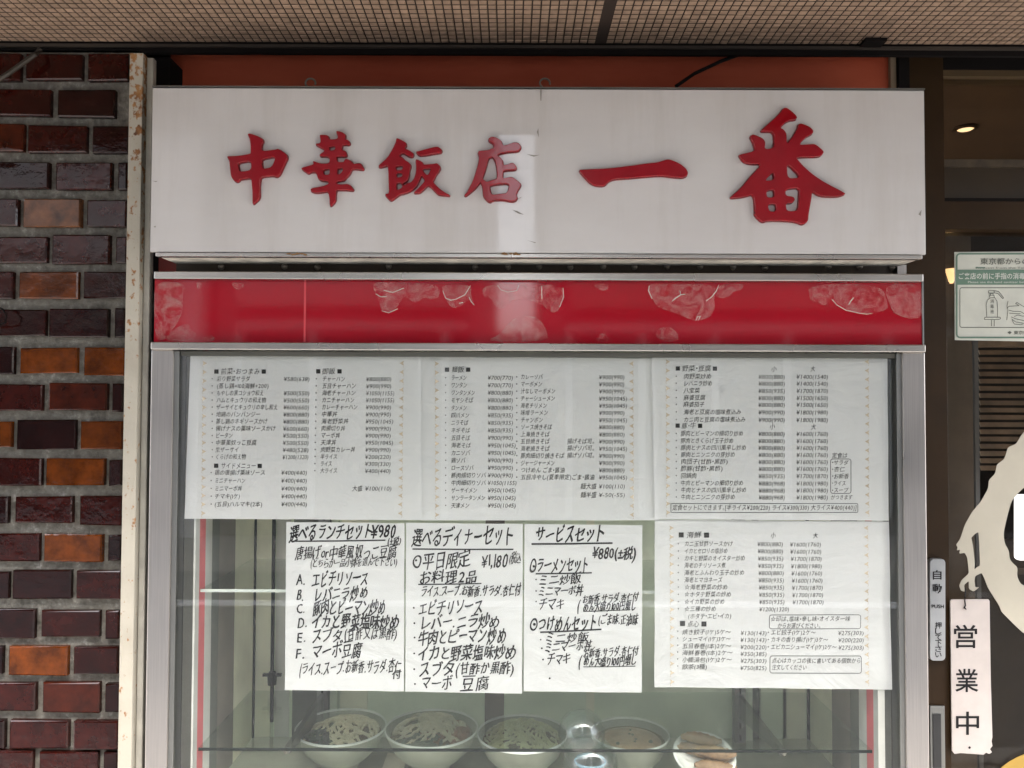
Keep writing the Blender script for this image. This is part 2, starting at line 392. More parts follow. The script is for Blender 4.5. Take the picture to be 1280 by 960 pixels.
def brick(x0, x1, z0, z1, c):
    j = lambda s: rnd.uniform(-s, s)
    i = .0022; dx = [j(.0022) for _ in range(4)]; y0, y1 = YB - .004 + j(.0008), YB + .012
    tl = j(.0009)
    A = [(x0 + dx[0], z0 + dx[1]), (x1 + dx[2], z0 + dx[1] + j(.0016)), (x1 + dx[2], z1 + dx[3]), (x0 + dx[0], z1 + dx[3] + j(.0016))]
    B = [(A[0][0] + i, A[0][1] + i), (A[1][0] - i, A[1][1] + i), (A[2][0] - i, A[2][1] - i), (A[3][0] + i, A[3][1] - i)]
    vs = [(x, y1, z) for x, z in A] + [(x, y0 + .002, z) for x, z in A] + [(B[0][0], y0 - tl, B[0][1]), (B[1][0], y0 + tl, B[1][1]), (B[2][0], y0 + tl, B[2][1]), (B[3][0], y0 - tl, B[3][1])]
    fs = [(8, 9, 10, 11)] + [(k, (k + 1) % 4, 4 + (k + 1) % 4, 4 + k) for k in range(4)] + [(4 + k, 4 + (k + 1) % 4, 8 + (k + 1) % 4, 8 + k) for k in range(4)]
    v = rnd.uniform(.85, 1.18)
    br.add(vs, fs, 0, tuple(q * v for q in c))
PITCH, BL, BH = 0.1172, 0.1055, 0.0510
rowz = [Z(y, YB, 60) for y in rowy]
while rowz[-1] > 0.1: rowz.append(rowz[-1] - 0.0675)
for k, z in enumerate(rowz):
    xs = X(rowx[k], YB, rowy[k]) if k < 20 else (X(13 if k % 2 == 0 else 50, YB, 940))
    cs = rowc[k] if k < 20 else 'mkd'
    for i in range(-11, 4):
        x0 = xs + i * PITCH; x1 = x0 + BL
        if x1 < -2.15 or x0 > xr - .01: continue
        c = CC[cs[i + 1]] if -1 <= i <= 1 else CC[rnd.choice('mmmkkdro')]
        brick(x0, min(x1, xr + .005), z - BH / 2, z + BH / 2, c)
br.build('brick_facing', M['brick'], bw)
tag(MB().tube([P(-14, 108, .02), P(12, 91, .015), P(44, 68, .02), P(50, 62, .03)], .0045, 8).build('metal_rod', plain('dull_metal_rod', (0.03, 0.022, 0.014), 0.6)), 'thin dark rod slanting across the top corner of the brick wall', 'rod')
tag(MB().tube([P(-8, 408, .03), P(6, 404, .02), P(8, 394, .018), P(3, 386, .02), P(-6, 383, .03)], .0016, 6).build('wire', M['dark']), 'thin curled dark wire sticking out from the brick wall edge', 'wire')

sw_ = root('shop_wall', 'dark brown shop wall behind the sign and the display case', 'wall')
wm_ = plain('dark_brown_wall', (0.05, 0.035, 0.025), .8)
box('upper_wall', wm_, sw_, -2.2, 2.4, .20, .30, 2.43, 4.6); box('lower_wall', wm_, sw_, -2.2, .785, .45, .60, 0, 2.429); box('transom_wall', wm_, sw_, -.90, .785, .152, .19, 1.95, 2.429)
# ------------------------------------------------------------------ rusty post
po = root('corner_post', 'cream painted steel post with brown rust patches between bricks and display case', 'post')
YP = -0.005
px0, px1 = X(155, YP), X(172, YP)
box('front_flange', M['rust'], po, px0, px1, YP, YP + .05, 0, Z(66, YP, 165), bevel=.0012)
box('side_strip', M['grey_pipe'], po, px1 + .001, X(181, YP), YP + .012, YP + .026, 0, Z(68, YP, 165), bevel=.002)
tag(box('gap_filler', M['dark'], None, px1 + .013, X(206, .14), .075, .20, 0, 2.21), 'black recessed strip in the gap beside the rusty post', 'filler strip')

# ------------------------------------------------------------------ awning soffit, beam, fascia
aw = root('awning', 'low awning with beige mosaic tile soffit and dark joints above the shop sign', 'awning')
ZS = Z(55, 0.05); TP = 0.0152
tiles = random.Random(5)
def soffit(x0, x1, y0, y1):
    mb = MB(); nx = int((x1 - x0) / TP); ny = int((y1 - y0) / TP)
    for i in range(nx):
        for j in range(ny):
            a0, b0 = x0 + i * TP, y1 - (j + 1) * TP; w = TP - .0026; w2 = TP - .0036; t = .0028
            z = ZS + tiles.uniform(-.0003, .0003); tx, ty = tiles.uniform(-.0004, .0004), tiles.uniform(-.0005, .0005)
            A = [(a0, b0), (a0 + w, b0), (a0 + w, b0 + w2), (a0, b0 + w2)]; q = .0016
            B = [(a0 + q, b0 + q), (a0 + w - q, b0 + q), (a0 + w - q, b0 + w2 - q), (a0 + q, b0 + w2 - q)]
            vs = [(x, y, ZS + .0016) for x, y in A] + [(x, y, ZS + .0008) for x, y in A] + [(B[0][0], B[0][1], z - tx - ty), (B[1][0], B[1][1], z + tx - ty), (B[2][0], B[2][1], z + tx + ty), (B[3][0], B[3][1], z - tx + ty)]
            fs = [(11, 10, 9, 8)] + [(4 + (k + 1) % 4, 4 + k, k, (k + 1) % 4) for k in range(4)] + [(8 + (k + 1) % 4, 8 + k, 4 + k, 4 + (k + 1) % 4) for k in range(4)]
            v = tiles.uniform(.92, 1.08)
            mb.add(vs, fs, 0, (0.275 * v, 0.190 * v, 0.132 * v))
    return mb
xs_ = X(755, .05, 52)
soffit(xs_ - TP * 110, xs_ - .004, -.54, .05).build('soffit_panel', M['tile'], aw)
soffit(xs_ + .004, xs_ + TP * 100, -.54, .05).build('soffit_panel', M['tile'], aw)
box('soffit_backing', M['tile_back'], aw, -2.2, 2.2, -.54, .05, ZS + .0013, ZS + .03)
box('awning_edge', plain('brown_awning_edge', (0.16, 0.10, 0.065), 0.5), aw, -2.2, 2.2, -.575, -.541, ZS - .03, ZS + .16, bevel=.003)
box('awning_top', plain('awning_sheet', (0.2, 0.19, 0.18), 0.6), aw, -2.2, 2.2, -.56, .6, ZS + .17, ZS + .19)
box('clip', M['dark'], aw, X(1083, .03), X(1110, .03), .02, .048, ZS - .006, ZS + .001)
bm_ = root('steel_beam', 'black steel beam along the wall behind the soffit', 'beam')
box('web', M['dark'], bm_, -2.2, 2.4, .052, .060, Z(68, .053), ZS + .15)
box('flange', plain('dusty_black_edge', (0.03, 0.022, 0.016), 0.6), bm_, -2.2, 2.4, .046, .051, Z(60, .047), Z(56.5, .047))
fa = root('fascia_panel', 'orange brown sheet panel in the gap between sign and soffit', 'panel')
box('sheet', M['fascia'], fa, X(207, .13), X(1117, .13), .13, .15, 1.9, 2.3)
box('end_strip', plain('dirty_beige_strip', (0.30, 0.22, 0.14), 0.7), fa, X(1117.5, .12), X(1127, .12), .12, .15, 1.9, 2.3)
box('side_channel', M['dark'], fa, X(1127.5, .11), X(1141, .11), .11, .15, 1.9, 2.3)
tag(MB().tube([P(845, 108, .05), P(868, 92, .06), P(900, 77, .08), P(925, 68, .10)], .0035, 8).build('cable', M['dark']), 'black cable sagging in front of the orange brown panel above the sign', 'cable')

# ------------------------------------------------------------------ shop sign
YS = -0.06
sg = root('shop_sign', 'long white acrylic light box sign with six red brush characters', 'shop sign')
sx0, sx1 = X(189, YS, 210), X(1156.5, YS, 210); sz0, sz1 = Z(316.5, YS), Z(111, YS)
box('face_panel', M['sign'], sg, sx0, sx1, YS, YS + .006, sz0, sz1, bevel=.0015)
box('casing', M['alu'], sg, sx0 + .004, sx1 - .004, YS + .0065, .10, sz0 + .006, sz1 - .003)
box('top_lip', M['alu'], sg, sx0 - .0005, sx1 + .0005, YS - .0015, YS + .03, sz1 + .0005, sz1 + .003)
bt = MB().box(X(192, YS), X(1154.5, YS), YS - .001, YS + .012, Z(322, YS), sz0 - .0008)
bt.build('bottom_trim', M['steel_h'], sg, bevel=.0008)
box('bottom_return', plain('lit_beige_return', (0.42, 0.40, 0.35), .6, .4, 0, .4, 25), sg, X(193, YS), X(1153.5, YS), YS + .0125, .014, Z(321, YS), sz0 - .003)  # pale colour stands in for light reflecting on the sign's underside
for q, (xa, xb) in enumerate(((360, 384), (628, 650))):
    mb = MB(); rr = random.Random(q)
    for k in range(14):
        cx = rr.uniform(xa, xb); cy = 316.8 + rr.uniform(-.8, 1.5); w = rr.uniform(1, 3.4)
        put_poly(mb, [(cx - w, cy), (cx - w * .3, cy + rr.uniform(.6, 1.6)), (cx + w, cy + .4), (cx + w * .2, cy - .9)], YS - .0016 - k * .00002)
    mb.build('rust_stain', plain('rust_stain', (0.20, 0.10, 0.035), .9), sg)
sc_m = plain('grey_scuff', (0.24, 0.22, 0.19), .8)
mb = MB()
for k, pts in enumerate(([(640, 262), (647, 264), (655, 268.5), (648, 267)], [(658, 192.5), (668, 194), (675, 193.5), (667, 196)], [(643, 250), (652, 246), (651, 247.5)], [(671, 165), (673, 160), (673.6, 172)], [(190, 226), (197, 226.4), (195, 227.6)], [(675, 112), (677.2, 112), (676.6, 126), (675.6, 126)], [(658, 300), (670, 303), (669, 304)], [(192, 283), (195, 282), (194, 285)], [(1148, 268), (1152, 262), (1151, 270)])):
    put_poly(mb, pts, YS - .0004 - k * .00002)
mb.build('grime_stain', sc_m, sg)
for px in (388, 681, 898):
    c = P(px, 108, -.02); mb = MB().box(c.x - .009, c.x + .009, -.035, 0, sz1 + .0005 + .0026, sz1 + .006)
    if px < 800: mb.tube([c + Vector((.009 * math.cos(t), 0, .006 + .008 * math.sin(t))) for t in [math.radians(a_) for a_ in range(-20, 260, 20)]], .0018, 6)
    else: mb.box(c.x - .003, c.x + .006, -.03, -.02, sz1 + .0062, sz1 + .014)
    mb.build('hanging_hook', plain('old_hook_metal', (0.2, 0.17, 0.14), 0.5, 0.5, 0.6), sg)

def zm(o, s, pts): return [(o[0] + x / s, o[1] + y / s) for x, y in pts]
o1, s1 = (270, 150), 6.095; o2 = (460, 150); o3, s3 = (700, 180), 7.111; o4, s4 = (900, 120), 5.335
CH = [
 ('middle character', o1, s1, [
  [(250,120),(265,112),(330,132),(365,155),(368,175),(358,190),(355,240),(385,245),(465,235),(480,228),(500,238),(550,275),(552,300),(530,345),(495,425),(470,443),(440,432),(360,440),(345,460),(340,530),(342,605),(295,648),(288,645),(288,560),(280,460),(265,450),(190,460),(188,470),(170,480),(150,472),(125,440),(118,380),(112,320),(95,292),(100,285),(180,283),(270,268),(275,262),(275,200),(265,145)],
  [(175,335),(275,318),(280,392),(190,403),(183,380)], [(360,305),(468,285),(435,370),(365,382),(358,340)]]),
 ('flower character', o1, s1, [
  [(798,122),(862,125),(868,160),(932,155),(935,130),(922,100),(928,93),(965,100),(992,120),(990,145),(988,158),(1010,160),(1028,185),(1020,200),(980,195),(968,205),(962,235),(972,240),(990,242),(1005,275),(995,288),(935,285),(925,290),(930,330),(980,330),(985,312),(1000,303),(1040,322),(1052,345),(1085,338),(1110,338),(1132,380),(1125,388),(1060,380),(1040,385),(1025,420),(1000,445),(980,470),(930,475),(920,495),(960,500),(1005,495),(1030,505),(1055,540),(1045,547),(990,540),(925,540),(920,560),(918,625),(882,663),(873,660),(872,610),(862,550),(800,560),(760,562),(730,550),(728,535),(745,525),(800,518),(862,500),(865,475),(810,470),(785,455),(775,420),(765,405),(730,405),(710,417),(690,405),(655,378),(670,370),(755,347),(745,328),(752,322),(800,340),(870,340),(875,300),(850,285),(800,285),(795,275),(835,245),(830,232),(765,197),(770,190),(805,185),(800,140)],
  [(868,213),(912,205),(915,237),(870,243)], [(820,388),(873,378),(873,424),(830,427)], [(930,378),(974,374),(970,402),(945,424),(930,422)]]),
 ('meal character', o2, s1, [
  [(220,148),(240,152),(295,182),(297,205),(283,228),(310,235),(348,260),(352,275),(345,288),(322,290),(268,256),(235,287),(262,288),(282,312),(300,322),(328,345),(330,362),(318,400),(318,430),(305,470),(270,490),(262,500),(290,505),(300,490),(330,485),(355,455),(370,400),(370,345),(365,312),(378,308),(420,330),(425,350),(500,345),(530,337),(555,365),(550,390),(520,430),(508,460),(495,480),(540,525),(575,552),(628,580),(620,585),(555,578),(535,575),(465,500),(430,535),(400,562),(360,566),(352,560),(395,520),(440,470),(420,440),(410,430),(390,480),(375,510),(330,550),(270,570),(250,572),(185,622),(170,618),(135,580),(140,570),(165,568),(162,480),(158,352),(130,362),(95,370),(85,362),(90,352),(150,300),(190,235),(218,175)],
  [(215,360),(270,358),(266,390),(218,392)], [(220,416),(268,413),(262,442),(222,447)], [(220,488),(255,484),(266,505),(262,525),(222,547)], [(425,380),(484,376),(472,407),(455,432),(420,397)],
  [(368,250),(385,248),(510,215),(540,213),(568,240),(560,258),(500,265),(455,275),(400,280),(385,272)]]),
 ('shop character', o2, s1, [
  [(918,150),(945,135),(985,145),(1020,170),(1027,205),(1060,198),(1105,180),(1140,180),(1165,205),(1165,225),(1145,248),(1080,250),(1010,262),(985,280),(1010,295),(1030,320),(1030,350),(1060,348),(1095,335),(1115,340),(1135,370),(1125,388),(1070,390),(1030,395),(1028,455),(1060,445),(1100,440),(1165,490),(1165,510),(1145,540),(1130,575),(1140,600),(1130,620),(1100,630),(1020,615),(950,620),(935,635),(915,628),(880,590),(875,520),(862,480),(850,490),(820,530),(745,590),(735,580),(760,550),(810,450),(845,330),(848,290),(838,255),(850,243),(920,240),(965,215),(950,185),(922,170)],
  [(920,298),(952,290),(972,330),(985,400),(985,455),(940,468),(905,480),(885,465),(872,455),(900,380)], [(930,505),(1080,487),(1062,565),(1000,570),(945,578),(932,545)]]),
 ('single stroke character', o3, s3, [
  [(165,243),(190,238),(400,230),(600,207),(770,183),(860,175),(900,162),(945,147),(975,150),(1050,180),(1110,225),(1132,265),(1120,295),(1080,310),(1000,303),(900,290),(780,297),(620,312),(480,320),(430,340),(400,375),(370,383),(320,380),(270,360),(220,310)]]),
 ('large number character', o4, s4, [
  [(415,88),(440,90),(485,125),(505,150),(500,165),(455,170),(420,190),(392,222),(415,232),(435,260),(435,330),(470,290),(510,225),(515,195),(535,193),(590,215),(612,240),(610,260),(560,285),(515,335),(570,332),(625,328),(680,375),(680,390),(655,413),(560,412),(495,418),(540,470),(600,525),(680,580),(825,655),(820,665),(775,678),(660,675),(605,640),(600,690),(580,800),(578,840),(545,865),(500,845),(430,838),(310,835),(278,850),(225,805),(228,770),(218,660),(150,680),(70,688),(65,680),(130,625),(200,540),(275,460),(190,460),(150,445),(120,405),(130,397),(230,375),(215,320),(195,285),(205,265),(225,268),(275,290),(295,315),(288,365),(355,355),(352,245),(275,245),(265,238),(350,165),(395,120)],
  [(285,575),(348,510),(355,565)], [(437,450),(535,550),(440,560)], [(300,640),(352,628),(355,682),(305,685)], [(310,728),(365,725),(368,775),(320,778)], [(428,628),(522,617),(518,690),(512,772),(435,775),(430,722),(470,722),(492,700),(480,678),(428,672)]]),
]
for nm, o_, s_, loops in CH:
    L2 = []
    for lp in loops:
        w = face_cam(chaikin(zm(o_, s_, lp), 2, .2), YS); L2.append([(p.x, p.z) for p in w])
    vs, fs = shape2d(L2, extrude=.0026, bevel=.0010, res=2)
    mb = MB()
    mb.add([(x, YS - .0042 + z, y) for x, y, z in vs], fs)
    o = mb.build('sign_character', M['red_letter'], sg); o['label'] = 'red raised brush ' + nm
    # thin dark tube round each character, outline and painted shadow halo in one
    e = MB()
    for lp in L2: e.tube([(x, YS - .0008, z) for x, z in lp + lp[:1]], .0012, 5, cap=False)
    e.build('letter_edge', M['letter_edge'], o)

# ------------------------------------------------------------------ display case
YR = -0.014
dc = root('display_case', 'tall stainless steel food display case with glass front under the shop sign', 'display case')
cx0, cx1 = X(188, YR, 435), X(1157.5, YR, 435)
box('top_rail', M['steel_h'], dc, X(190, YR), X(1156, YR), YR, .03, Z(350, YR), Z(340.5, YR), bevel=.0015)
box('middle_rail', M['steel_h'], dc, cx0, cx1, YR, .03, Z(438.5, YR), Z(429, YR), bevel=.0018)
rp = box('red_panel', M['red_panel'], dc, X(191.5, 0), X(1154.5, 0), 0, .006, Z(430, 0), Z(349, 0))
box('red_panel_edging', M['alu'], dc, X(1153.5, -.001), X(1155.5, -.001), -.002, .008, Z(430, 0), Z(349.5, 0))
box('panel_seam', plain('seam_red', (0.5, 0.05, 0.06), .2), rp, X(379, 0), X(381.5, 0), -.0012, -.0002, Z(428.5, 0), Z(350.5, 0))
box('header_box', M['dark'], dc, X(192, 0), X(1154, 0), .007, .40, Z(430, 0), Z(342, 0) - .002)
# channel with dome bolts
YC = .03
box('underside_light_strip', plain('reflected_light_strip', (0.4, 0.39, 0.35), .5), dc, X(218, YC), X(1124, YC), YC + .008, YC + .02, Z(331, YC), Z(315, YC))  # pale strip painted in place of the light bar under the sign
box('bolt_bar', plain('dark_brown_bar', (0.05, 0.034, 0.02), .6), dc, X(218, YC), X(1118, YC), YC, YC + .007, Z(343, YC), Z(331, YC))
box('end_bracket', M['steel_v'], dc, X(1120, YC), X(1131, YC), YC - .01, YC + .02, Z(345, YC), Z(330.5, YC))
box('recess_back', plain('red_recess', (0.30, 0.05, 0.04), .6), dc, X(196, .07), X(420, .07), .07, .08, Z(350, .07), Z(300, .07))
bolt_m = plain('dull_bolt_metal', (0.26, 0.23, 0.19), .4, .5, .5)
for px in (277, 356, 397, 486, 594, 635, 674, 713, 754, 793, 834, 875, 916, 956, 1035, 1074, 1115):
    c = P(px, 334 + random.uniform(-1, 1), YC)
    prof = [(.0001, -.008), (.0032, -.007), (.0052, -.004), (.0057, 0)]
    mb = MB(); vs = []
    tmp = MB().lathe(prof, (0, 0, 0), 12)
    mb.add([(c.x + x, YC + z, c.z + y) for x, y, z in tmp.v], tmp.f)
    mb.build('dome_bolt', bolt_m, dc, smooth=True)
# corner uprights
zt = Z(440, 0)
for a_, b_ in ((184.5, 212.5), (1131, 1159.5)):
    box('steel_upright', M['steel_v'], dc, X(a_, -.004, 700), X(b_, -.004, 700), -.004, .034, .05, zt + .002, bevel=.0025)
xi0, xi1 = X(213, 0, 700), X(1130.5, 0, 700)
for xa, xb in ((xi0 + .0005, xi0 + .0105), (xi1 - .0105, xi1 - .0005)):
    box('glazing_channel', M['alu'], dc, xa, xb, .000, .03, .06, zt, bevel=.001)
gx0, gx1 = xi0 + .011, xi1 - .011
box('gasket', M['gasket'], dc, gx0, X(246, .03, 700), .030, .036, .30, zt)
box('gasket', M['gasket'], dc, X(1102, .03, 700), gx1, .030, .036, .30, zt)
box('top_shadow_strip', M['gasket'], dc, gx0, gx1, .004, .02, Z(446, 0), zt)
box('glass_pane', M['case_glass'], dc, gx0, gx1, .003, .008, .55, Z(446, 0) - .001)
box('lower_rail', M['steel_h'], dc, cx0, cx1, YR, .03, .48, .549, bevel=.002)
box('base_cabinet', M['steel_v'], dc, xi0, xi1, -.002, .42, .03, .479, bevel=.002)
# interior
XL, XR = X(247, .04, 935), X(1091, .04, 935); YBK = .345
inner_w = plain('pale_grey_laminate', (0.68, 0.75, 0.59), .5)
cream = plain('cream_laminate', (0.78, 0.77, 0.60), .45)
brown = plain('grey_brown_strip', (0.20, 0.175, 0.15), .5)
dkg = plain('dark_grey_strip', (0.12, 0.125, 0.11), .5)
pink = plain('pink_red_strip', (0.62, 0.13, 0.14), .5)
white = plain('white_strip', (0.55, 0.55, 0.51), .5)
def sidewall(x, s):
    D = lambda d: d - 1.373
    for nm, m, d0, d1 in (('edge_strip', white, 1.385, 1.392), ('pink_strip', pink, 1.392, 1.437), ('white_strip', white, 1.437, 1.469), ('grey_strip', dkg, 1.469, 1.505), ('brown_strip', brown, 1.505, 1.592), ('cream_panel', cream, 1.593, 1.708)):
        o = box(nm, m, dc, x, x + s * (.0035 if s < 0 else .012), max(D(d0), .0365), D(d1) - .0006, .5, zt)
sidewall(XL, -1); sidewall(XR, 1)
box('back_panel', inner_w, dc, XL - .01, XR + .01, YBK + .004, YBK + .012, .5, zt)
for px, w, m, nm in ((327, 11, cream, 'back_strip'), (352, 9, white, 'back_strip'), (381, 16, dkg, 'back_strip'), (442, 17, cream, 'back_strip'), (618, 12, brown, 'back_strip'), (738, 5, cream, 'back_strip'), (966, 17, inner_w, 'back_strip'), (993, 14, cream, 'back_strip'), (943, 8, dkg, 'back_strip')):
    box(nm, m, dc, X(px - w, YBK, 880), X(px + w, YBK, 880), YBK + .0005, YBK + .0035, .5, zt)
for px in (316.5, 1010.5):
    box('corner_joint', M['dark'], dc, X(px - 1.3, YBK - .004, 880), X(px + 1.3, YBK - .004, 880), YBK - .008, YBK - .001, .5, zt)
for px in (403, 925):
    c = X(px, YBK - .02, 880)
    s_ = box('shelf_standard', M['alu'], dc, c - .012, c + .012, YBK - .022, YBK - .002, .5, zt)
    mb = MB(); z = .52
    while z < zt - .03: mb.box(c - .002, c + .002, YBK - .0235, YBK - .0222, z, z + .012); z += .025
    mb.build('slot', M['dark'], s_)
    h = box('standard_flange', inner_w, dc, c + .014, c + .030, YBK - .012, YBK - .001, .5, zt)
c = X(341, YBK - .03, 780)
rd = MB().tube([(c, YBK - .03, .86), (c, YBK - .03, zt)], .004, 8).build('support_rod', M['dark'], dc)
MB().lathe([(.004, .0), (.009, .002), (.010, .02), (.007, .03), (.004, .03)], (c, YBK - .03, Z(858, YBK - .03)), 14).box(c - .02, c + .02, YBK - .034, YBK - .026, Z(846, YBK - .03), Z(843, YBK - .03)).build('rod_clip', M['dark'], rd)
# glass shelf, plus an added one whose pale edge paints a reflected line
zs = Z(936.5, .04, 660)
def glass_shelf(z, y0=.04):
    sh = box('glass_shelf', M['shelf_glass'], dc, XL + .001, XR - .001, y0 + .002, YBK - .024, z - .005, z)
    box('shelf_edge', M['glass_edge'], sh, XL + .001, XR - .001, y0, y0 + .0015, z - .005, z + .0002)
    for px in (403, 925):
        c = X(px, YBK - .02, 880)
        br_ = MB().add([(c - .0045, YBK - .024, z - .055), (c + .0045, YBK - .024, z - .055), (c + .0045, YBK - .024, z - .0065), (c - .0045, YBK - .024, z - .0065), (c - .0045, .06, z - .018), (c + .0045, .06, z - .018), (c + .0045, .06, z - .0065), (c - .0045, .06, z - .0065)],
                       [(0, 3, 2, 1), (4, 5, 6, 7), (0, 1, 5, 4), (1, 2, 6, 5), (2, 3, 7, 6), (3, 0, 4, 7)]).build('shelf_bracket', M['alu'], dc)
        MB().tube([(c, .062, z - .014), (c, .05, z - .012), (c, .046, z - .004)], .003, 8).build('bracket_hook', M['steel_h'], br_)
    return sh
glass_shelf(zs)
z2 = Z(738, .04)
line_shelf = box('glass_shelf', M['shelf_glass'], dc, XL + .001, XR - .001, .042, YBK - .024, z2 - .005, z2)  # added shelf, here only to carry the reflected line
box('shelf_edge', plain('reflected_line_edge', (0.6, 0.66, 0.6), .3), line_shelf, XL + .001, XR - .001, .040, .0415, z2 - .005, z2 + .0002)  # pale edge colour stands in for the reflected road line
ZF = .815
box('display_floor', plain('dim_white_shelf', (0.38, 0.40, 0.32), .5), dc, XL, XR, .037, YBK - .001, ZF - .02, ZF)
for px, py, w in ((478, 925, 15), (492, 951, 16), (470, 962, 13)):
    pass

# blistered clear film over the red panel, and a reflected arch drawn as film
def shape_px(loops, Y): return [[(p.x, p.z) for p in face_cam(lp, Y)] for lp in loops]
def zz(o, s, pts): return zm(o, s, pts)
za, zb, zc_ = (180, 290), (480, 290), (820, 290)
FILMS = [
 zz(za, 4, [(52,250),(185,250),(215,285),(195,300),(198,360),(185,430),(140,500),(110,535),(60,545),(52,400)]),
 zz(za, 4, [(120,515),(190,460),(230,462),(232,490),(270,510),(255,530),(230,545),(110,545)]),
 zz(za, 4, [(295,520),(350,517),(358,545),(290,545)]),
 zz(za, 4, [(262,252),(292,254),(288,280),(275,290),(266,275)]),
 zz(za, 4, [(435,252),(505,256),(495,282),(470,290),(450,280)]),
 zz(za, 4, [(1145,252),(1280,252)]) + zz(zb, 3.556, [(205,230),(250,250),(245,285),(225,305),(200,296),(175,292),(150,315),(125,310),(90,282),(60,335),(30,358),(10,357)]) + zz(za, 4, [(1190,395),(1175,350),(1160,310),(1148,285)]),
 zz(zb, 3.556, [(255,235),(390,235),(385,275),(402,325),(380,297),(345,330),(305,342),(280,310),(262,265)]),
 zz(zb, 3.556, [(438,233),(690,233),(800,238),(795,300),(775,355),(745,360),(720,340),(700,320),(640,302),(570,300),(550,330),(515,345),(485,320),(475,292),(440,292)]),
 zz(zb, 3.556, [(445,487),(510,460),(560,400),(590,375),(640,370),(690,385),(720,430),(735,487)]),  # this arch is a reflection on the panel, drawn as a film patch
 zz(zb, 3.556, [(932,232),(1000,232),(995,255),(970,264),(940,247)]),
 zz(zb, 3.556, [(1172,232),(1262,232)]) + zz(zc_, 3.556, [(272,233),(255,290),(262,340),(235,385),(165,397),(100,365),(30,345),(0,328)]) + zz(zb, 3.556, [(1195,300),(1176,265)]),
 zz(zc_, 3.556, [(278,233),(392,230),(380,260),(340,265),(325,290),(282,296),(262,285)]),
 zz(zc_, 3.556, [(672,232),(1000,230),(1030,330),(1022,345),(960,366),(900,360),(840,345),(790,305),(745,330),(715,312),(680,305)]),
 zz(zc_, 3.556, [(1004,230),(1182,228),(1185,385),(1110,385),(1060,365),(1040,340)]),
 zz(zc_, 3.556, [(0,430),(60,420),(95,450),(100,487),(0,487)]),
 zz(zb, 3.556, [(940,487),(945,465),(970,450),(995,465),(1000,487)]),
]
for k, lp in enumerate(FILMS):
    lp = chaikin(lp, 2, .24)
    L2 = shape_px([lp], 0); vs, fs = shape2d(L2, extrude=.0002)
    o = MB().add([(x, -.0012 - .00012 * k + z, y) for x, y, z in vs], fs).build('film_blister', M['film'], rp)
CRE = [zz(zc_, 3.556, [(778,300),(800,325),(840,348),(900,362),(935,366),(960,362)]), zz(zc_, 3.556, [(278,235),(265,265),(245,290),(220,308)]), zz(zc_, 3.556, [(852,325),(862,308),(875,292)]), zz(zc_, 3.556, [(68,310),(85,295),(108,280),(128,278)]), zz(zc_, 3.556, [(108,280),(104,262)]), zz(zc_, 3.556, [(175,395),(182,378),(195,374),(186,394)]), zz(zb, 3.556, [(1178,240),(1174,262),(1190,298)]),
       zz(zb, 3.556, [(262,262),(275,295),(298,304),(320,300),(360,280),(385,240)]), zz(zb, 3.556, [(335,318),(352,314)]), zz(zb, 3.556, [(378,290),(388,310),(402,326)]), zz(zb, 3.556, [(505,238),(520,258),(550,268),(590,262),(600,238)]), zz(zb, 3.556, [(700,240),(702,300)]), zz(zb, 3.556, [(795,250),(798,290),(780,335)]), zz(zb, 3.556, [(0,260),(40,270),(90,250)]), zz(za, 4, [(1160,310),(1185,325),(1215,325)]), zz(za, 4, [(1190,395),(1225,405),(1270,385)])]
for lp in CRE:
    mb = MB(); w = face_cam(lp, 0); n_ = len(w)
    mb.tube([p + Vector((0, -.0034, 0)) for p in w], [.0004 + .0007 * math.sin(math.pi * (i + .4) / n_) for i in range(n_)], 5)
    mb.build('film_crease', M['crease'], rp)
#@@PART2
# ------------------------------------------------------------------ paper menus behind the glass
def make_surf(seed, amp=.0011):
    def f(x, z):
        return amp * (noise.noise(Vector((x * 7 + seed * 5.1, z * 9, seed))) + .6 * noise.noise(Vector((x * 17 + seed, z * 21 + 3, seed * 2.2))))
    return f
def paper(name, label, cat, corners, Y, seed, group, amp=.0011):
    """corners in photo px: tl, tr, br, bl. Returns (object, surface)."""
    surf = make_surf(seed, amp); N, K = 34, 24
    tl, tr, br_, bl = [Vector(c) for c in corners]; mb = MB(); vs = []; fs = []
    for j in range(K + 1):
        for i in range(N + 1):
            u, v = i / N, j / K
            p = (tl * (1 - u) + tr * u) * (1 - v) + (bl * (1 - u) + br_ * u) * v
            edge = 0
            if v in (0, 1): p.y += .45 * noise.noise(Vector((u * 5, seed, v)))
            if u in (0, 1): p.x += .45 * noise.noise(Vector((v * 5, seed, u + 3)))
            q = P(p.x, p.y, Y); q.y += surf(q.x, q.z); vs.append(q)
    for j in range(K):
        for i in range(N):
            a_ = j * (N + 1) + i; fs.append((a_, a_ + N + 1, a_ + N + 2, a_ + 1))
    mb.add(vs, fs)
    o = mb.build(name, M['paper'], None, smooth=True)
    tag(o, label, cat, group); return o, surf
Y0 = .0125
TXY = -.0007          # ink sits this far in front of the paper

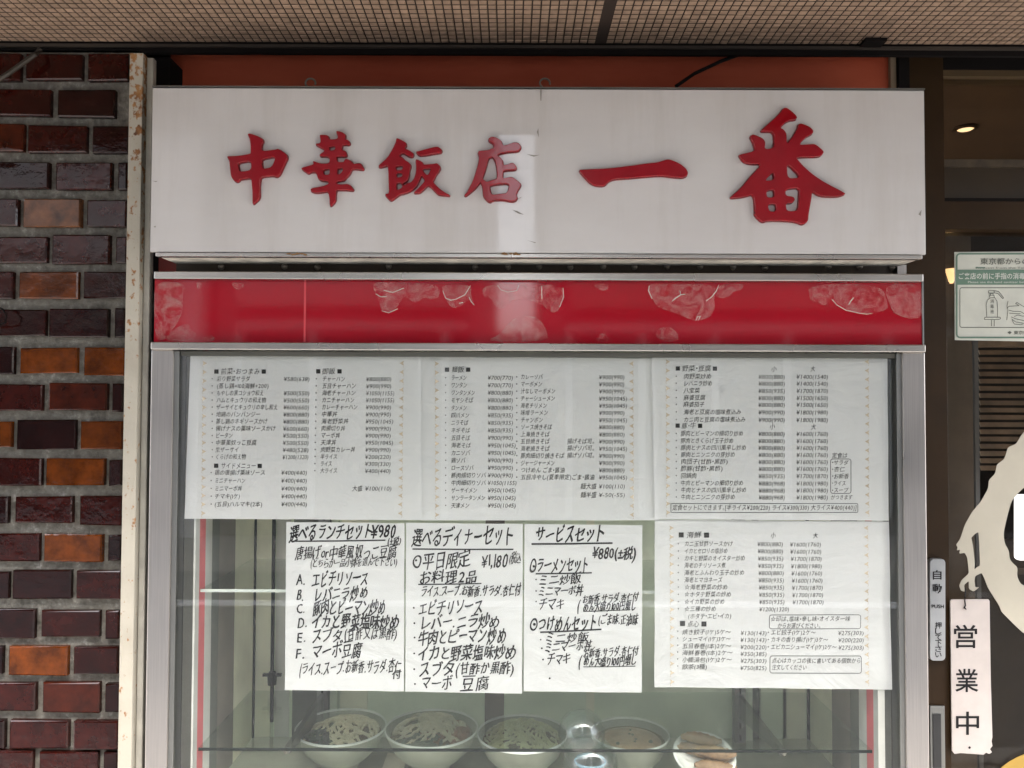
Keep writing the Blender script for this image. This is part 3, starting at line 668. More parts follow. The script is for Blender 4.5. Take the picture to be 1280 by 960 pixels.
G1, G2 = 'printed menu sheets in the display case', 'handwritten set menu sheets in the display case'
def lines_printed(mb, o, s, Y, surf, rows, seed):
    for k, (x0, x1, yc, em, body) in enumerate(rows):
        if body[0] == '¥': put_text(mb, body, o[0] + x0 / s, o[0] + x1 / s, o[1] + yc / s, em * 1.1 / s, Y + TXY, surf, slant=.16, wob=.03, seed=seed + k * .37, offset=-.007)
        elif body == '・': put_text(mb, body, o[0] + x0 / s, o[0] + x1 / s, o[1] + yc / s, em / s, Y + TXY, surf)
        else: put_hand(mb, body, o[0] + x0 / s, o[0] + x1 / s, o[1] + yc / s, em / s, Y + TXY, surf, seed + k * .37, 0, -.002, .45, .10, .12, .04)
def ornaments(mb, o, s, Y, surf, xl, xr_, y0, y1, n, skew=0):
    for sd, xb in ((1, xl), (-1, xr_)):
        for i in range(n):
            t = i / (n - 1); cy = y0 + (y1 - y0) * t; cx = xb + skew * t
            for pts in ([(-9, -12), (14, 0), (-9, 13), (-5, 0)], [(-10, 14), (-7, 20), (-2, 24), (-7, 16)]):
                put_poly(mb, [(o[0] + (cx + sd * a_) / s, o[1] + (cy + b_) / s) for a_, b_ in pts][::sd], Y + TXY, surf)
def sq(mb, o, s, Y, surf, x, y, w=22):
    put_poly(mb, [(o[0] + (x - w / 2) / s, o[1] + (y - w / 2) / s), (o[0] + (x - w / 2) / s, o[1] + (y + w / 2) / s), (o[0] + (x + w / 2) / s, o[1] + (y + w / 2) / s), (o[0] + (x + w / 2) / s, o[1] + (y - w / 2) / s)], Y + TXY, surf)
def frame_px(mb, o, s, Y, surf, x0, x1, y0, y1, r=12, w=2.6):
    pts = rrect(x0, x1, y0, y1, r); pts.append(pts[0])
    put_line(mb, [(o[0] + a_ / s, o[1] + b_ / s) for a_, b_ in pts], w / s, Y + TXY, surf)
def price_(body, x, y, em=25, per=11.6): return (x, x + per * len(body), y, em, body)

SC = 4.129
# sheet 1 ------------------------------------------------------------------
o_, s_ = (230, 440), SC
sh1, f1 = paper('menu_sheet', 'printed menu sheet of starters, side dishes and rice bowls under the rail', 'menu sheet', [(238, 443), (526, 445), (527, 650), (230.5, 648.5)], Y0, 1, G1)
t = MB(); rows = []
A = ['彩り野菜サラダ', '(蒸し鶏+100海鮮+200)', 'もやしの黒コショウ和え', 'ハムとキュウリの和え物', 'ザーサイとキュウリの辛し和え', '地鶏のバンバンジー', '蒸し鶏のネギソースかけ', '揚げナスの薬味ソースかけ', 'ピータン', '中華風奴っこ豆腐', '生ザーサイ', 'くらげの和え物']
AW = [342, 438, 412, 424, 484, 395, 432, 474, 252, 375, 284, 320]
AP = ['580(638)', '', '500(550)', '500(550)', '600(660)', '800(880)', '800(880)', '600(660)', '500(550)', '500(550)', '480(528)', '1200(1320)']
for k, (b, w, p) in enumerate(zip(A, AW, AP)):
    y = 139 + k * 36.6; x = 170 - k * .8
    rows.append((x, w, y, 30, b)); rows.append((143, 149, y, 30, '・'))
    if p: rows.append((515 - k * .6, 648 - k * .6, y + 1, 28, '¥' + p))
B = [('鶏の唐揚げ薬味ソース', 420, 623), ('ミニチャーハン', 318, 664), ('ミニマーボ丼', 300, 705), ('チマキ(1ケ)', 290, 745), ('(五目)ハルマキ(2本)', 405, 786)]
for b, w, y in B: rows += [(158, w, y, 30, b), (137, 143, y, 30, '・'), (502, 634, y, 28, '¥400(440)')]
C = [('チャーハン', 832, '800(880)'), ('五目チャーハン', 888, '900(990)'), ('海老チャーハン', 886, '1050(1155)'), ('カニチャーハン', 880, '1050(1155)'), ('カレーチャーハン', 896, '900(990)'), ('中華丼', 792, '900(990)'), ('海老野菜丼', 850, '950(1045)'), ('肉細切り丼', 833, '900(990)'), ('マーボ丼', 806, '900(990)'), ('天津丼', 786, '950(1045)'), ('肉野菜カレー丼', 885, '900(990)'), ('半ライス', 792, '200(220)'), ('ライス', 764, '300(330)'), ('大ライス', 792, '400(440)')]
for k, (b, w, p) in enumerate(C):
    y = 139 + k * 36.5; rows += [(714 - k * .9, w, y, 30, b), (680 - k * .6, 686 - k * .6, y, 30, '・'), (940 - k * .5, (1086 if len(p) > 9 else 1082 if len(p) > 8 else 1070) - k * .3, y + 1, 28, '¥' + p)]
rows += [(868, 922, 705, 32, '大盛'), (935, 1070, 705, 28, '¥100(110)'), (190, 392, 101, 34, '前菜・おつまみ'), (712, 782, 100, 34, '御飯'), (190, 372, 588, 34, 'サイドメニュー')]
lines_printed(t, o_, s_, Y0, f1, rows, 1)
for x, y in ((168, 101), (412, 101), (693, 100), (803, 100), (166, 587), (391, 588)): sq(t, o_, s_, Y0, f1, x, y)
t.build('printed_text', M['print_ink'], sh1)
t = MB(); ornaments(t, o_, s_, Y0, f1, 105, 1126, 58, 832, 18, -8); t.build('border_ornament', M['tan_ink'], sh1)
# sheet 2 ------------------------------------------------------------------
o_ = (520, 440); Y2 = Y0 + .0034
sh2_, f2 = paper('menu_sheet', 'printed menu sheet of noodle dishes between the starters sheet and the vegetables sheet', 'menu sheet', [(523, 446), (818, 448), (824, 650.5), (526, 650.5)], Y2, 2, G1)
t = MB(); rows = []
A = [('ラーメン', 262, '700(770)'), ('ワンタン', 264, '700(770)'), ('ワンタンメン', 305, '800(880)'), ('モヤシそば', 295, '800(880)'), ('タンメン', 262, '800(880)'), ('四川メン', 276, '850(935)'), ('ニラそば', 270, '850(935)'), ('ネギそば', 280, '850(935)'), ('五目そば', 280, '900(990)'), ('海老そば', 284, '950(1045)'), ('カニソバ', 280, '950(1045)'), ('鶏ソバ', 255, '900(990)'), ('ロースソバ', 298, '950(990)'), ('豚肉細切りソバ', 362, '900(990)'), ('牛肉細切りソバ', 362, '1050(1155)'), ('ザーサイメン', 316, '950(1045)'), ('サンラータンメン', 358, '950(1045)'), ('天津メン', 276, '950(1045)')]
for k, (b, w, p) in enumerate(A):
    y = 133 + k * 38.8; rows += [(181, w, y, 30, b), (150, 156, y, 30, '・'), (370, 500 if len(p) == 8 else 518 if len(p) == 10 else 514, y, 28, '¥' + p)]
B = [('カレーソバ', 655, '900(990)'), ('マーボメン', 652, '900(990)'), ('汁なしマーボメン', 720, '900(990)'), ('チャーシューメン', 718, '950(1045)'), ('海老チリメン', 676, '950(1045)'), ('味噌ラーメン', 682, '900(990)'), ('チャンポン', 655, '950(1045)'), ('ソース焼きそば', 702, '800(880)'), ('上海焼きそば', 690, '800(880)'), ('五目焼きそば', 690, '900(990)'), ('海老焼きそば', 690, '950(1045)'), ('豚肉細切り焼きそば', 765, '900(990)'), ('ジャージャーメン', 716, '900(990)'), ('つけめん ごま・醤油', 768, '800(880)'), ('五目冷やし(夏季限定)ごま・醤油', 922, '950(1045)')]
for k, (b, w, p) in enumerate(B):
    y = 129 + k * 37; rows += [(540, w, y, 30, b), (517, 523, y, 30, '・'), (944, 1076 if len(p) == 8 else 1090, y + 1, 28, '¥' + p)]
for y, b in ((461, '揚げそば可。'), (497, '揚げソバ可。'), (534, '揚げソバ可。')): rows.append((780, 922, y, 30, b))
rows += [(850, 932, 694, 32, '麺大盛'), (944, 1078, 694, 28, '¥100(110)'), (850, 932, 738, 32, '麺半盛'), (944, 1078, 738, 28, '¥-50(-55)'), (184, 248, 91, 34, '麺飯')]
lines_printed(t, o_, s_, Y2, f2, rows, 2)
for x, y in ((160, 91), (269, 91)): sq(t, o_, s_, Y2, f2, x, y)
t.build('printed_text', M['print_ink'], sh2_)
t = MB(); ornaments(t, o_, s_, Y2, f2, 105, 1114, 60, 840, 18, 2); t.build('border_ornament', M['tan_ink'], sh2_)
# sheet 3 ------------------------------------------------------------------
o_ = (810, 440); Y3 = Y0 + .0002
sh3, f3 = paper('menu_sheet', 'printed menu sheet of vegetable, tofu, pork and beef dishes', 'menu sheet', [(815, 446.5), (1109, 443), (1111, 651), (818.5, 649)], Y3, 3, G1)
t = MB(); rows = []
A = [('肉野菜炒め', 328, 126, '800(880)', '1400(1540)'), ('レバニラ炒め', 332, 162, '800(880)', '1400(1540)'), ('八宝菜', 268, 199, '850(935)', '1700(1870)'), ('麻婆豆腐', 296, 236, '800(880)', '1500(1650)'), ('麻婆茄子', 292, 271, '800(880)', '1500(1650)'), ('海老と豆腐の塩味煮込み', 482, 310, '900(990)', '1800(1980)'), ('カニ肉と豆腐の塩味煮込み', 504, 349, '900(990)', '1800(1980)')]
B = [('豚肉とピーマンの細切り炒め', 492, 421, '800(880)', '1600(1760)'), ('豚肉ときくらげ玉子炒め', 442, 458, '800(880)', '1600(1760)'), ('豚肉とナスの四川風辛し炒め', 508, 494, '800(880)', '1600(1760)'), ('豚肉とニンニクの芽炒め', 450, 530, '800(880)', '1600(1760)'), ('肉団子(甘酢・黒酢)', 412, 566, '800(880)', '1600(1760)'), ('酢豚(甘酢・黒酢)', 386, 602, '800(880)', '1600(1760)'), ('回鍋肉', 252, 639, '850(935)', '1700(1870)'), ('牛肉とピーマンの細切り炒め', 492, 677, '880(968)', '1800(1980)'), ('牛肉とナスの四川風辛し炒め', 508, 713, '880(968)', '1800(1980)'), ('牛肉とニンニクの芽炒め', 450, 749, '880(968)', '1800(1980)')]
for lst, xx in ((A, 184), (B, 169)):
    for b, w, y, p, q in lst: rows += [(xx, w, y, 30, b), (143, 149, y, 30, '・'), (570, 706, y + 2, 28, '¥' + p), (766, 929, y + 2, 28, '¥' + q)]
rows += [(175, 326, 85, 34, '野菜・豆腐'), (636, 664, 88, 32, '小'), (838, 864, 88, 32, '大'), (174, 248, 381, 34, '豚・牛'), (628, 656, 386, 32, '小'), (842, 868, 387, 32, '大'), (950, 1030, 534, 30, '定食は'), (944, 1056, 750, 28, 'がつきます'), (126, 1076, 803, 32, '定食セットにできます。[半ライス¥200(220) ライス¥300(330) 大ライス¥400(440)]')]
for y, b, w in ((571, '・サラダ', 1036), (606, '・杏仁', 1018), (642, '・お新香', 1038), (678, '・ライス', 1022), (714, '・スープ', 1034)): rows.append((948, w, y, 28, b))
lines_printed(t, o_, s_, Y3, f3, rows, 3)
for x, y in ((154, 85), (345, 86), (153, 380), (269, 381)): sq(t, o_, s_, Y3, f3, x, y)
frame_px(t, o_, s_, Y3, f3, 943, 1048, 552, 730); frame_px(t, o_, s_, Y3, f3, 118, 1083, 782, 828, 5)
t.build('printed_text', M['print_ink'], sh3)
t = MB(); ornaments(t, o_, s_, Y3, f3, 100, 1132, 50, 828, 18, 2); t.build('border_ornament', M['tan_ink'], sh3)
# sheet 4 ------------------------------------------------------------------
o_ = (810, 640); Y4 = Y0 + .0036
sh4, f4 = paper('menu_sheet', 'printed menu sheet of seafood dishes and dim sum below the vegetables sheet', 'menu sheet', [(818.5, 649.5), (1111, 652), (1115, 862), (818, 859)], Y4, 4, G1, .0016)
t = MB(); rows = []
A = [('カニ玉甘酢ソースかけ', 438, '800(880)', '1600(1760)'), ('イカとセロリの塩炒め', 412, '800(880)', '1600(1760)'), ('カキと野菜のオイスター炒め', 502, '850(935)', '1700(1870)'), ('海老のチリソース煮', 402, '850(935)', '1800(1980)'), ('海老とふんわり玉子の炒め', 498, '800(880)', '1600(1760)'), ('海老とマヨネーズ', 384, '850(935)', '1600(1760)'), ('☆海老野菜の炒め', 412, '850(935)', '1700(1870)'), ('☆ホタテ野菜の炒め', 430, '850(935)', '1700(1870)'), ('☆イカ野菜の炒め', 396, '850(935)', '1700(1870)'), ('☆三種の炒め', 352, '1200(1320)', '')]
for k, (b, w, p, q) in enumerate(A):
    y = 164 + k * 37.3
    rows += [(187, w, y, 30, b), (153, 159, y, 30, '・'), (565 + k, (696 if q else 718) + k, y + 2, 28, '¥' + p)]
    if q: rows.append((733 + k * 1.6, 893 + k * 1.8, y + 4, 28, '¥' + q))
rows += [(206, 430, 537, 30, '(ホタテ・エビ・イカ)'), (198, 276, 119, 36, '海鮮'), (634, 660, 121, 32, '小'), (852, 878, 123, 32, '大'), (202, 264, 577, 34, '点心'), (632, 1046, 552, 30, '☆印は、塩味・辛し味・オイスター味'), (668, 892, 587, 30, 'からお選びください。'), (640, 1100, 768, 30, '点心はカッコの後に書いてある個数から'), (640, 820, 803, 30, '注文してください')]
B = [('焼き餃子(1ケ)5ケ〜', 428, 619, '130(143)'), ('シューマイ(1ケ)3ケ〜', 428, 655, '130(143)'), ('五目春巻(1本)2ケ〜', 430, 692, '200(220)'), ('海鮮春巻(1本)2ケ〜', 438, 727, '350(385)'), ('小籠湯包(1ケ)2ケ〜', 434, 763, '275(303)'), ('飲茶(3種)', 306, 800, '750(825)')]
for b, w, y, p in B: rows += [(176, w, y, 30, b), (150, 156, y - 4, 30, '・'), (478, 612, y + 6, 28, '¥' + p)]
for b, w, y, p in (('エビ餃子(1ケ)2ケ〜', 866, 622, '275(303)'), ('カキの香り揚げ(1ケ)3ケ〜', 930, 659, '200(220)'), ('エビカニシューマイ(1ケ)2ケ〜', 974, 697, '275(303)')): rows += [(634, w, y, 30, b), (618, 624, y, 30, '・'), (982, 1114, y + 3, 28, '¥' + p)]
lines_printed(t, o_, s_, Y4, f4, rows, 4)
for x, y in ((171, 118), (302, 119), (177, 574), (288, 577)): sq(t, o_, s_, Y4, f4, x, y, 26)
frame_px(t, o_, s_, Y4, f4, 626, 1099, 531, 603); frame_px(t, o_, s_, Y4, f4, 630, 1101, 743, 832)
t.build('printed_text', M['print_ink'], sh4)
t = MB(); ornaments(t, o_, s_, Y4, f4, 119, 1128, 82, 876, 18, 4); t.build('border_ornament', M['tan_ink'], sh4)

# handwritten sheets ---------------------------------------------------------
SH = 4.174
def handwritten(label, corners, Y, seed, o, rows, lines, dots=()):
    ob, f = paper('set_menu_sheet', label, 'menu sheet', corners, Y, seed, G2, .0009)
    t = MB()
    for k, r in enumerate(rows):
        x0, x1, yc, em, body = r[:5]; off = r[5] if len(r) > 5 else 0.0; rise = r[6] if len(r) > 6 else .015
        put_hand(t, body, o[0] + x0 / SH, o[0] + x1 / SH, o[1] + yc / SH + rise * (x1 - x0) / SH / 2, em * 1.17 / SH, Y + TXY, f, seed * 3.1 + k * .73, rise, off + .004, 1.25, .13, .14, .085, .55)
    for x0, y0, x1, y1, w in lines: put_line(t, [(o[0] + x0 / SH, o[1] + y0 / SH), (o[0] + (x0 * .5 + x1 * .5) / SH, o[1] + (y0 * .5 + y1 * .5 + 1) / SH), (o[0] + x1 / SH, o[1] + y1 / SH)], w / SH, Y + TXY, f)
    for x, y, r in dots: put_poly(t, [(o[0] + (x + r * math.cos(a_)) / SH, o[1] + (y - r * math.sin(a_)) / SH) for a_ in [i * math.pi / 4 for i in range(8)]], Y + TXY, f)
    t.build('handwriting', M['ink'], ob)
handwritten('handwritten lunch set sheet priced 980 with six lettered dishes', [(358, 652.5), (505.6, 654), (504.8, 864), (356, 862.5)], Y0 - .0002, 5, (350, 640), [
 (48, 482, 108, 78, '選べるランチセット', .004, .03), (472, 605, 104, 80, '¥980', .006, .03), (560, 632, 152, 40, '(±税)', .0),
 (80, 606, 212, 66, '唐揚げor中華風奴っこ豆腐', -.006, .012), (158, 612, 264, 44, '(どちらか一品小鉢を選んで下さい)', -.012, .02),
 (82, 136, 355, 66, 'A.', -.004), (165, 462, 350, 74, 'エビチリソース', .0, .03), (86, 128, 434, 60, 'B.', -.004), (174, 460, 428, 66, 'レバニラ炒め', .0, .012), (86, 130, 503, 60, 'C.', -.004), (170, 552, 500, 72, '豚肉とピーマン炒め', .004, .015), (92, 142, 577, 62, 'D.', -.004), (163, 622, 574, 74, 'イカと野菜塩味炒め', .008, .01), (86, 140, 657, 62, 'E.', -.004), (165, 325, 645, 72, 'スブタ', .0, .02), (334, 612, 636, 56, '(甘酢又は黒酢)', -.006, .02), (80, 132, 735, 68, 'F.', -.004), (165, 428, 722, 76, 'マーボ豆腐', -.002, .03), (100, 632, 812, 64, '(ライス.スープ.お新香.サラダ.杏仁', -.004, .035), (584, 632, 846, 40, '付', -.004)],
 [(60, 153, 550, 147, 7)])
handwritten('handwritten dinner set sheet priced 1,180 with its choice of two dishes underlined', [(507.6, 653.5), (653.6, 655), (652.6, 867), (506.6, 864.5)], Y0 + .0006, 6, (500, 640), [
 (62, 594, 130, 98, '選べるディナーセット', -.002, .03), (62, 364, 254, 84, '○平日限定', -.002, .02), (422, 562, 254, 76, '¥1,180', .0), (570, 630, 244, 56, '(税込', -.008), (98, 406, 340, 66, 'お料理2品', .0, .01), (108, 630, 412, 54, 'ライス.スープ.お新香.サラダ.杏仁付', -.002, .01),
 (95, 432, 497, 76, 'エビチリソース', .0, .025), (104, 522, 575, 70, 'レバー.ニラ炒め', .0, .01), (94, 556, 652, 78, '牛肉とピーマン炒め', .004, .03), (92, 606, 737, 74, 'イカと野菜塩味炒め', .004, .012), (95, 285, 820, 74, 'スブタ', .0, .015), (290, 594, 818, 62, '(甘酢か黒酢)', .0, .01), (106, 272, 893, 72, 'マーボ', -.006, .01), (314, 470, 892, 76, '豆腐', -.006, .0)],
 [(65, 193, 592, 195, 7), (95, 378, 425, 373, 6)], [(84, 252, 6), (72, 500, 5), (75, 580, 5), (76, 655, 5), (74, 738, 5), (74, 820, 5), (78, 897, 5)])
handwritten('handwritten service set sheet priced 880 with two circled headings', [(655.6, 655), (803, 656.5), (802, 866), (654.6, 864)], Y0 - .0004, 7, (650, 640), [
 (78, 442, 118, 82, 'サービスセット', .006, .02), (374, 606, 216, 66, '¥880(±税)', .008, .02), (50, 358, 280, 74, '○ラーメンセット', .004, .03), (94, 318, 352, 52, 'ミニ炒飯', -.004, .03), (94, 330, 412, 54, 'ミニマーボ丼', -.004, .02), (98, 232, 480, 60, 'チマキ', -.004, .02), (298, 314, 484, 70, '(', .0, 0), (324, 616, 452, 46, 'お新香.サラダ.杏仁付', -.002, .05), (328, 606, 495, 48, 'めん大盛り100円増し', .002, .025),
 (52, 402, 584, 74, '○つけめんセット', .008, .02), (408, 616, 562, 52, '(ごま味.正油味', -.004, .0), (126, 358, 655, 52, 'ミニ炒飯', -.002, .02), (126, 374, 703, 54, 'ミニマーボ丼', -.002, .04), (140, 262, 770, 60, 'チマキ', -.004, .05), (304, 320, 776, 70, '(', .0, 0), (330, 616, 732, 46, 'お新香.サラダ.杏仁付', -.002, .05), (330, 606, 780, 48, 'めん大盛り100円増し', .002, .025)],
 [(60, 167, 483, 162, 9), (82, 322, 375, 317, 7), (105, 627, 425, 612, 8), (330, 519, 575, 510, 4), (330, 808, 602, 804, 4)], [(72, 283, 7), (75, 586, 8), (84, 352, 4), (84, 412, 4), (84, 467, 4), (108, 666, 4), (114, 711, 5), (120, 770, 5), (155, 868, 5)])

# ------------------------------------------------------------------ dishes on the case floor
bowl_m = plain('dusty_white_porcelain', (0.26, 0.28, 0.22), .35, .5, 0, .12, 12)
rim_m = plain('white_rim_glaze', (0.78, 0.79, 0.75), .25)
broth = plain('brown_broth', (0.17, 0.12, 0.065), .2)
def noodle_mat(n, c): return plain(n, c, .45, .5, 0, .3, 40)
film_m = m_pane('cling_film', (0.97, 0.98, 0.97), 1.35, .05)
def bowl(label, px0, px1, pyr, rim_z, d_rad, seed, filling):
    rnd = random.Random(seed)
    d = (CAM.z - rim_z) / ((pyr - 507) / FPX); y = d - 1.373
    c = P((px0 + px1) / 2, pyr, y); rr = (px1 - px0) / 2 / FPX * d
    h = rim_z - ZF - .001; r = root('ramen_bowl', label, 'bowl', 'sample bowls on the case floor'); r.location = (c.x, y, ZF)
    prof = [(.0001, .004), (rr * .36, .004), (rr * .37, 0), (rr * .40, 0), (rr * .42, .014), (rr * .60, .026), (rr * .80, h * .52), (rr * .95, h * .85), (rr, h - .003)]
    inner = [(rr * .975, h - .003), (rr * .92, h * .85), (rr * .76, h * .55), (rr * .5, .03), (.0001, .022)]
    MB().lathe(prof, (0, 0, 0), 48).lathe(inner, (0, 0, 0), 48).build('bowl_body', bowl_m, r, smooth=True)
    MB().lathe([(rr * .975, h - .003), (rr * .972, h), (rr * .99, h + .0015), (rr * 1.003, h), (rr, h - .003)], (0, 0, 0), 48).build('bowl_rim', rim_m, r, smooth=True)
    lv = h * .82; R_ = rr * .88
    MB().lathe([(.0001, lv), (R_, lv), (R_ * .99, lv - .004)], (0, 0, 0), 40).build('broth', broth, r)
    def heap(n, mat, nm, R1, top, thick, cxy=(0, 0), L=14):
        mb = MB()
        for k in range(n):
            a_ = rnd.uniform(0, 6.28); q = R1 * math.sqrt(rnd.random()); x, yy = cxy[0] + q * math.cos(a_), cxy[1] + q * math.sin(a_); th = rnd.uniform(0, 6.28); pts = []
            for i in range(L):
                th += rnd.gauss(0, .45); x += math.cos(th) * .0055; yy += math.sin(th) * .0055
                q2 = math.hypot(x, yy)
                if q2 > R_ * .93: x *= R_ * .93 / q2; yy *= R_ * .93 / q2; th += 1.3
                e = 1 - min(1, math.hypot(x - cxy[0], yy - cxy[1]) / (R1 * 1.35)) ** 2
                pts.append((x, yy, lv + top * e * rnd.uniform(.75, 1.0) + .0015))
            mb.tube(pts, thick, 5)
        mb.build(nm, mat, r, smooth=True)
    for kind, mat, n, R1, top, th, cxy in filling: heap(n, mat, kind, R1 * rr, top, th, (cxy[0] * rr, cxy[1] * rr))
    return r, rr, h, lv, rnd
nd_y, nd_g, nd_t, veg = noodle_mat('yellow_noodle', (0.70, 0.62, 0.42)), noodle_mat('olive_sprout', (0.42, 0.43, 0.22)), noodle_mat('tan_noodle', (0.62, 0.55, 0.38)), noodle_mat('dark_seaweed', (0.035, 0.05, 0.03))
meat = noodle_mat('red_brown_meat', (0.26, 0.10, 0.05))
RZ = .9
bowl('ramen bowl of yellow noodles with dark seaweed, behind the slanted shelf bracket', 371, 482, 904, RZ, .1, 1, [('noodles', nd_y, 55, .6, .024, .0026, (.1, .1)), ('seaweed', veg, 22, .3, .02, .003, (-.4, -.4))])
bowl('ramen bowl of tan noodles with orange brown meat at one side', 482, 597, 905, RZ, .1, 2, [('noodles', nd_t, 60, .6, .028, .0028, (-.05, .2)), ('seaweed', veg, 22, .35, .012, .003, (-.1, -.5)), ('meat', meat, 26, .2, .012, .0045, (.62, -.05))])
bowl('ramen bowl heaped with olive green bean sprouts', 597, 709, 911, RZ, .1, 3, [('noodles', nd_g, 80, .65, .032, .0023, (.0, .05))])
r4, rr4, h4, lv4, rnd4 = bowl('ramen bowl of smooth pale orange sauce with green crumbs, behind the clear goblet', 739, 836, 911, RZ, .1, 4, [])
MB().lathe([(.0001, lv4 + .007), (rr4 * .55, lv4 + .006), (rr4 * .74, lv4 + .003), (rr4 * .8, lv4 - .001)], (0, 0, 0), 40).build('sauce', plain('pale_orange_sauce', (0.42, 0.26, 0.14), .35, .5, 0, .25, 60, .3, 90), r4, smooth=True)
for k in range(9):
    a_ = rnd4.uniform(0, 6.28); q = rr4 * .6 * math.sqrt(rnd4.random())
    c = (q * math.cos(a_), q * math.sin(a_), lv4 + .006); s = rnd4.uniform(.0025, .0045)
    MB().lathe([(.0001, -s), (s, -s * .3), (s * .8, s * .5), (.0001, s)], c, 7).build('green_crumb', veg, r4)
# small bowl and dumpling plate
def plate(name, label, cat, px, py, w, z, hgt, group=None):
    d = (CAM.z - z) / ((py - 507) / FPX); y = d - 1.373; c = P(px, py, y); rr = w / 2 / FPX * d
    r = root(name, label, cat, group); r.location = (c.x, y, z - hgt)
    MB().lathe([(.0001, .003), (rr * .5, .003), (rr * .55, 0), (rr * .6, .002), (rr * .9, hgt * .75), (rr, hgt), (rr * .97, hgt + .001), (rr * .86, hgt * .8), (rr * .55, .007), (.0001, .006)], (0, 0, 0), 44).build('dish_body', rim_m, r, smooth=True)
    return r, rr
dump_m = plain('fried_dumpling_dough', (0.30, 0.19, 0.10), .45, .5, 0, .35, 35)
zpl = ZF + .075
st_ = root('plate_stand', 'clear block stand under the dumpling plate', 'stand')
pr, prr = plate('dumpling_plate', 'white oval plate with stacked browned dumplings beside the slotted standard', 'plate', 879, 937, 76, zpl, .022)
for k, (dx, dy, dz, an) in enumerate(((-.012, .022, .014, .1), (.012, .004, .018, -.05), (.016, -.022, .016, .08), (.0, .03, .03, .0), (.018, -.006, .034, .05))):
    mb = MB(); n_ = 16; vs = []; fs = []
    for i in range(n_ + 1):
        t_ = i / n_; x = (t_ - .5) * .075; w = .013 * math.sin(math.pi * min(max(t_, .03), .97)) ** .5
        for k2 in range(8):
            q = 2 * math.pi * k2 / 8; vs.append((x, w * math.cos(q) + .006 * math.cos(t_ * 3.14), w * .8 * math.sin(q) + (.0018 * math.sin(t_ * 40) if k2 in (1, 2, 3) else 0)))
    for i in range(n_):
        for k2 in range(8): q = (k2 + 1) % 8; fs.append((i * 8 + k2, i * 8 + q, (i + 1) * 8 + q, (i + 1) * 8 + k2))
    ca, sa = math.cos(an), math.sin(an)
    mb.add([(x * ca - y * sa + dx, x * sa + y * ca + dy, z + dz) for x, y, z in vs], fs); mb.build('dumpling', dump_m, pr, smooth=True)
pr.rotation_euler.x = .38; pr.location.z += .004; loc = pr.location; MB().box(loc.x - .03, loc.x + .03, loc.y - .008, loc.y + .02, ZF + .0005, loc.z - .006).build('stand_block', M['shelf_glass'], st_)
# goblet: clear glass globes
gm = m_pane('clear_goblet_glass', (0.95, 0.97, 0.97), 1.6, .0)
yg = .075; gc = P(727, 916, yg); gr = 30 / FPX * (yg + 1.373)
gb = root('glass_goblet', 'clear glass dessert goblet with a round bowl and blue tinted rim', 'goblet'); gb.location = (gc.x, yg, 0)
def globe(cz, r, a0, a1, n=18): return [(max(.0003, r * math.cos(t)), cz + r * math.sin(t)) for t in [math.radians(a0 + (a1 - a0) * i / n) for i in range(n + 1)]]
MB().lathe(globe(gc.z - .001, gr * .97, -62, 80), (0, 0, 0), 40).lathe(globe(gc.z - .001, gr * .93, -62, 80), (0, 0, 0), 40).build('globe', gm, gb, smooth=True)
gc2 = P(742, 957, yg - .005)
MB().lathe(globe(gc2.z, gr * 1.15, -60, 62), (.016, 0, 0), 40).lathe(globe(gc2.z, gr * 1.1, -60, 62), (.016, 0, 0), 40).build('lower_globe', gm, gb, smooth=True)
MB().lathe([(gr * .62, gc2.z + .003), (gr * .66, gc2.z + .006), (gr * .62, gc2.z + .009), (gr * .58, gc2.z + .006), (gr * .62, gc2.z + .003)], (.016, 0, 0), 32).build('blue_ring', plain('pale_blue_glass', (0.28, 0.42, 0.5), .2), gb, smooth=True)
MB().lathe([(.0001, ZF + .001), (.035, ZF + .001), (.033, ZF + .005), (.006, ZF + .012), (.006, gc2.z - gr * 1.0)], (.016, 0, 0), 30).build('stem', gm, gb, smooth=True)
# price cards between the bowls
card = plain('yellowed_card', (0.62, 0.60, 0.46), .7)
for k, (px, py, w, lab) in enumerate(((493, 950, 15, 'small yellowed price card lying between the first two ramen bowls'), (650, 962, 10, 'narrow yellowed price card lying in front of the bean sprout bowl'))):
    z = ZF + .012; d = (CAM.z - z) / ((py - 507) / FPX); p = P(px, py, d - 1.373); s = w / FPX * d
    tag(MB().add([(p.x - s, p.y - s * .4, ZF + .0005), (p.x + s * .8, p.y - s * .9, ZF + .0005), (p.x + s, p.y + s * .5, ZF + .02), (p.x - s * .7, p.y + s, ZF + .02), (p.x - s, p.y - s * .4, ZF + .0035), (p.x + s * .8, p.y - s * .9, ZF + .0035), (p.x + s, p.y + s * .5, ZF + .023), (p.x - s * .7, p.y + s, ZF + .023)], [(3, 2, 1, 0), (4, 5, 6, 7), (0, 1, 5, 4), (1, 2, 6, 5), (2, 3, 7, 6), (3, 0, 4, 7)]).build('price_card', card), lab, 'card')

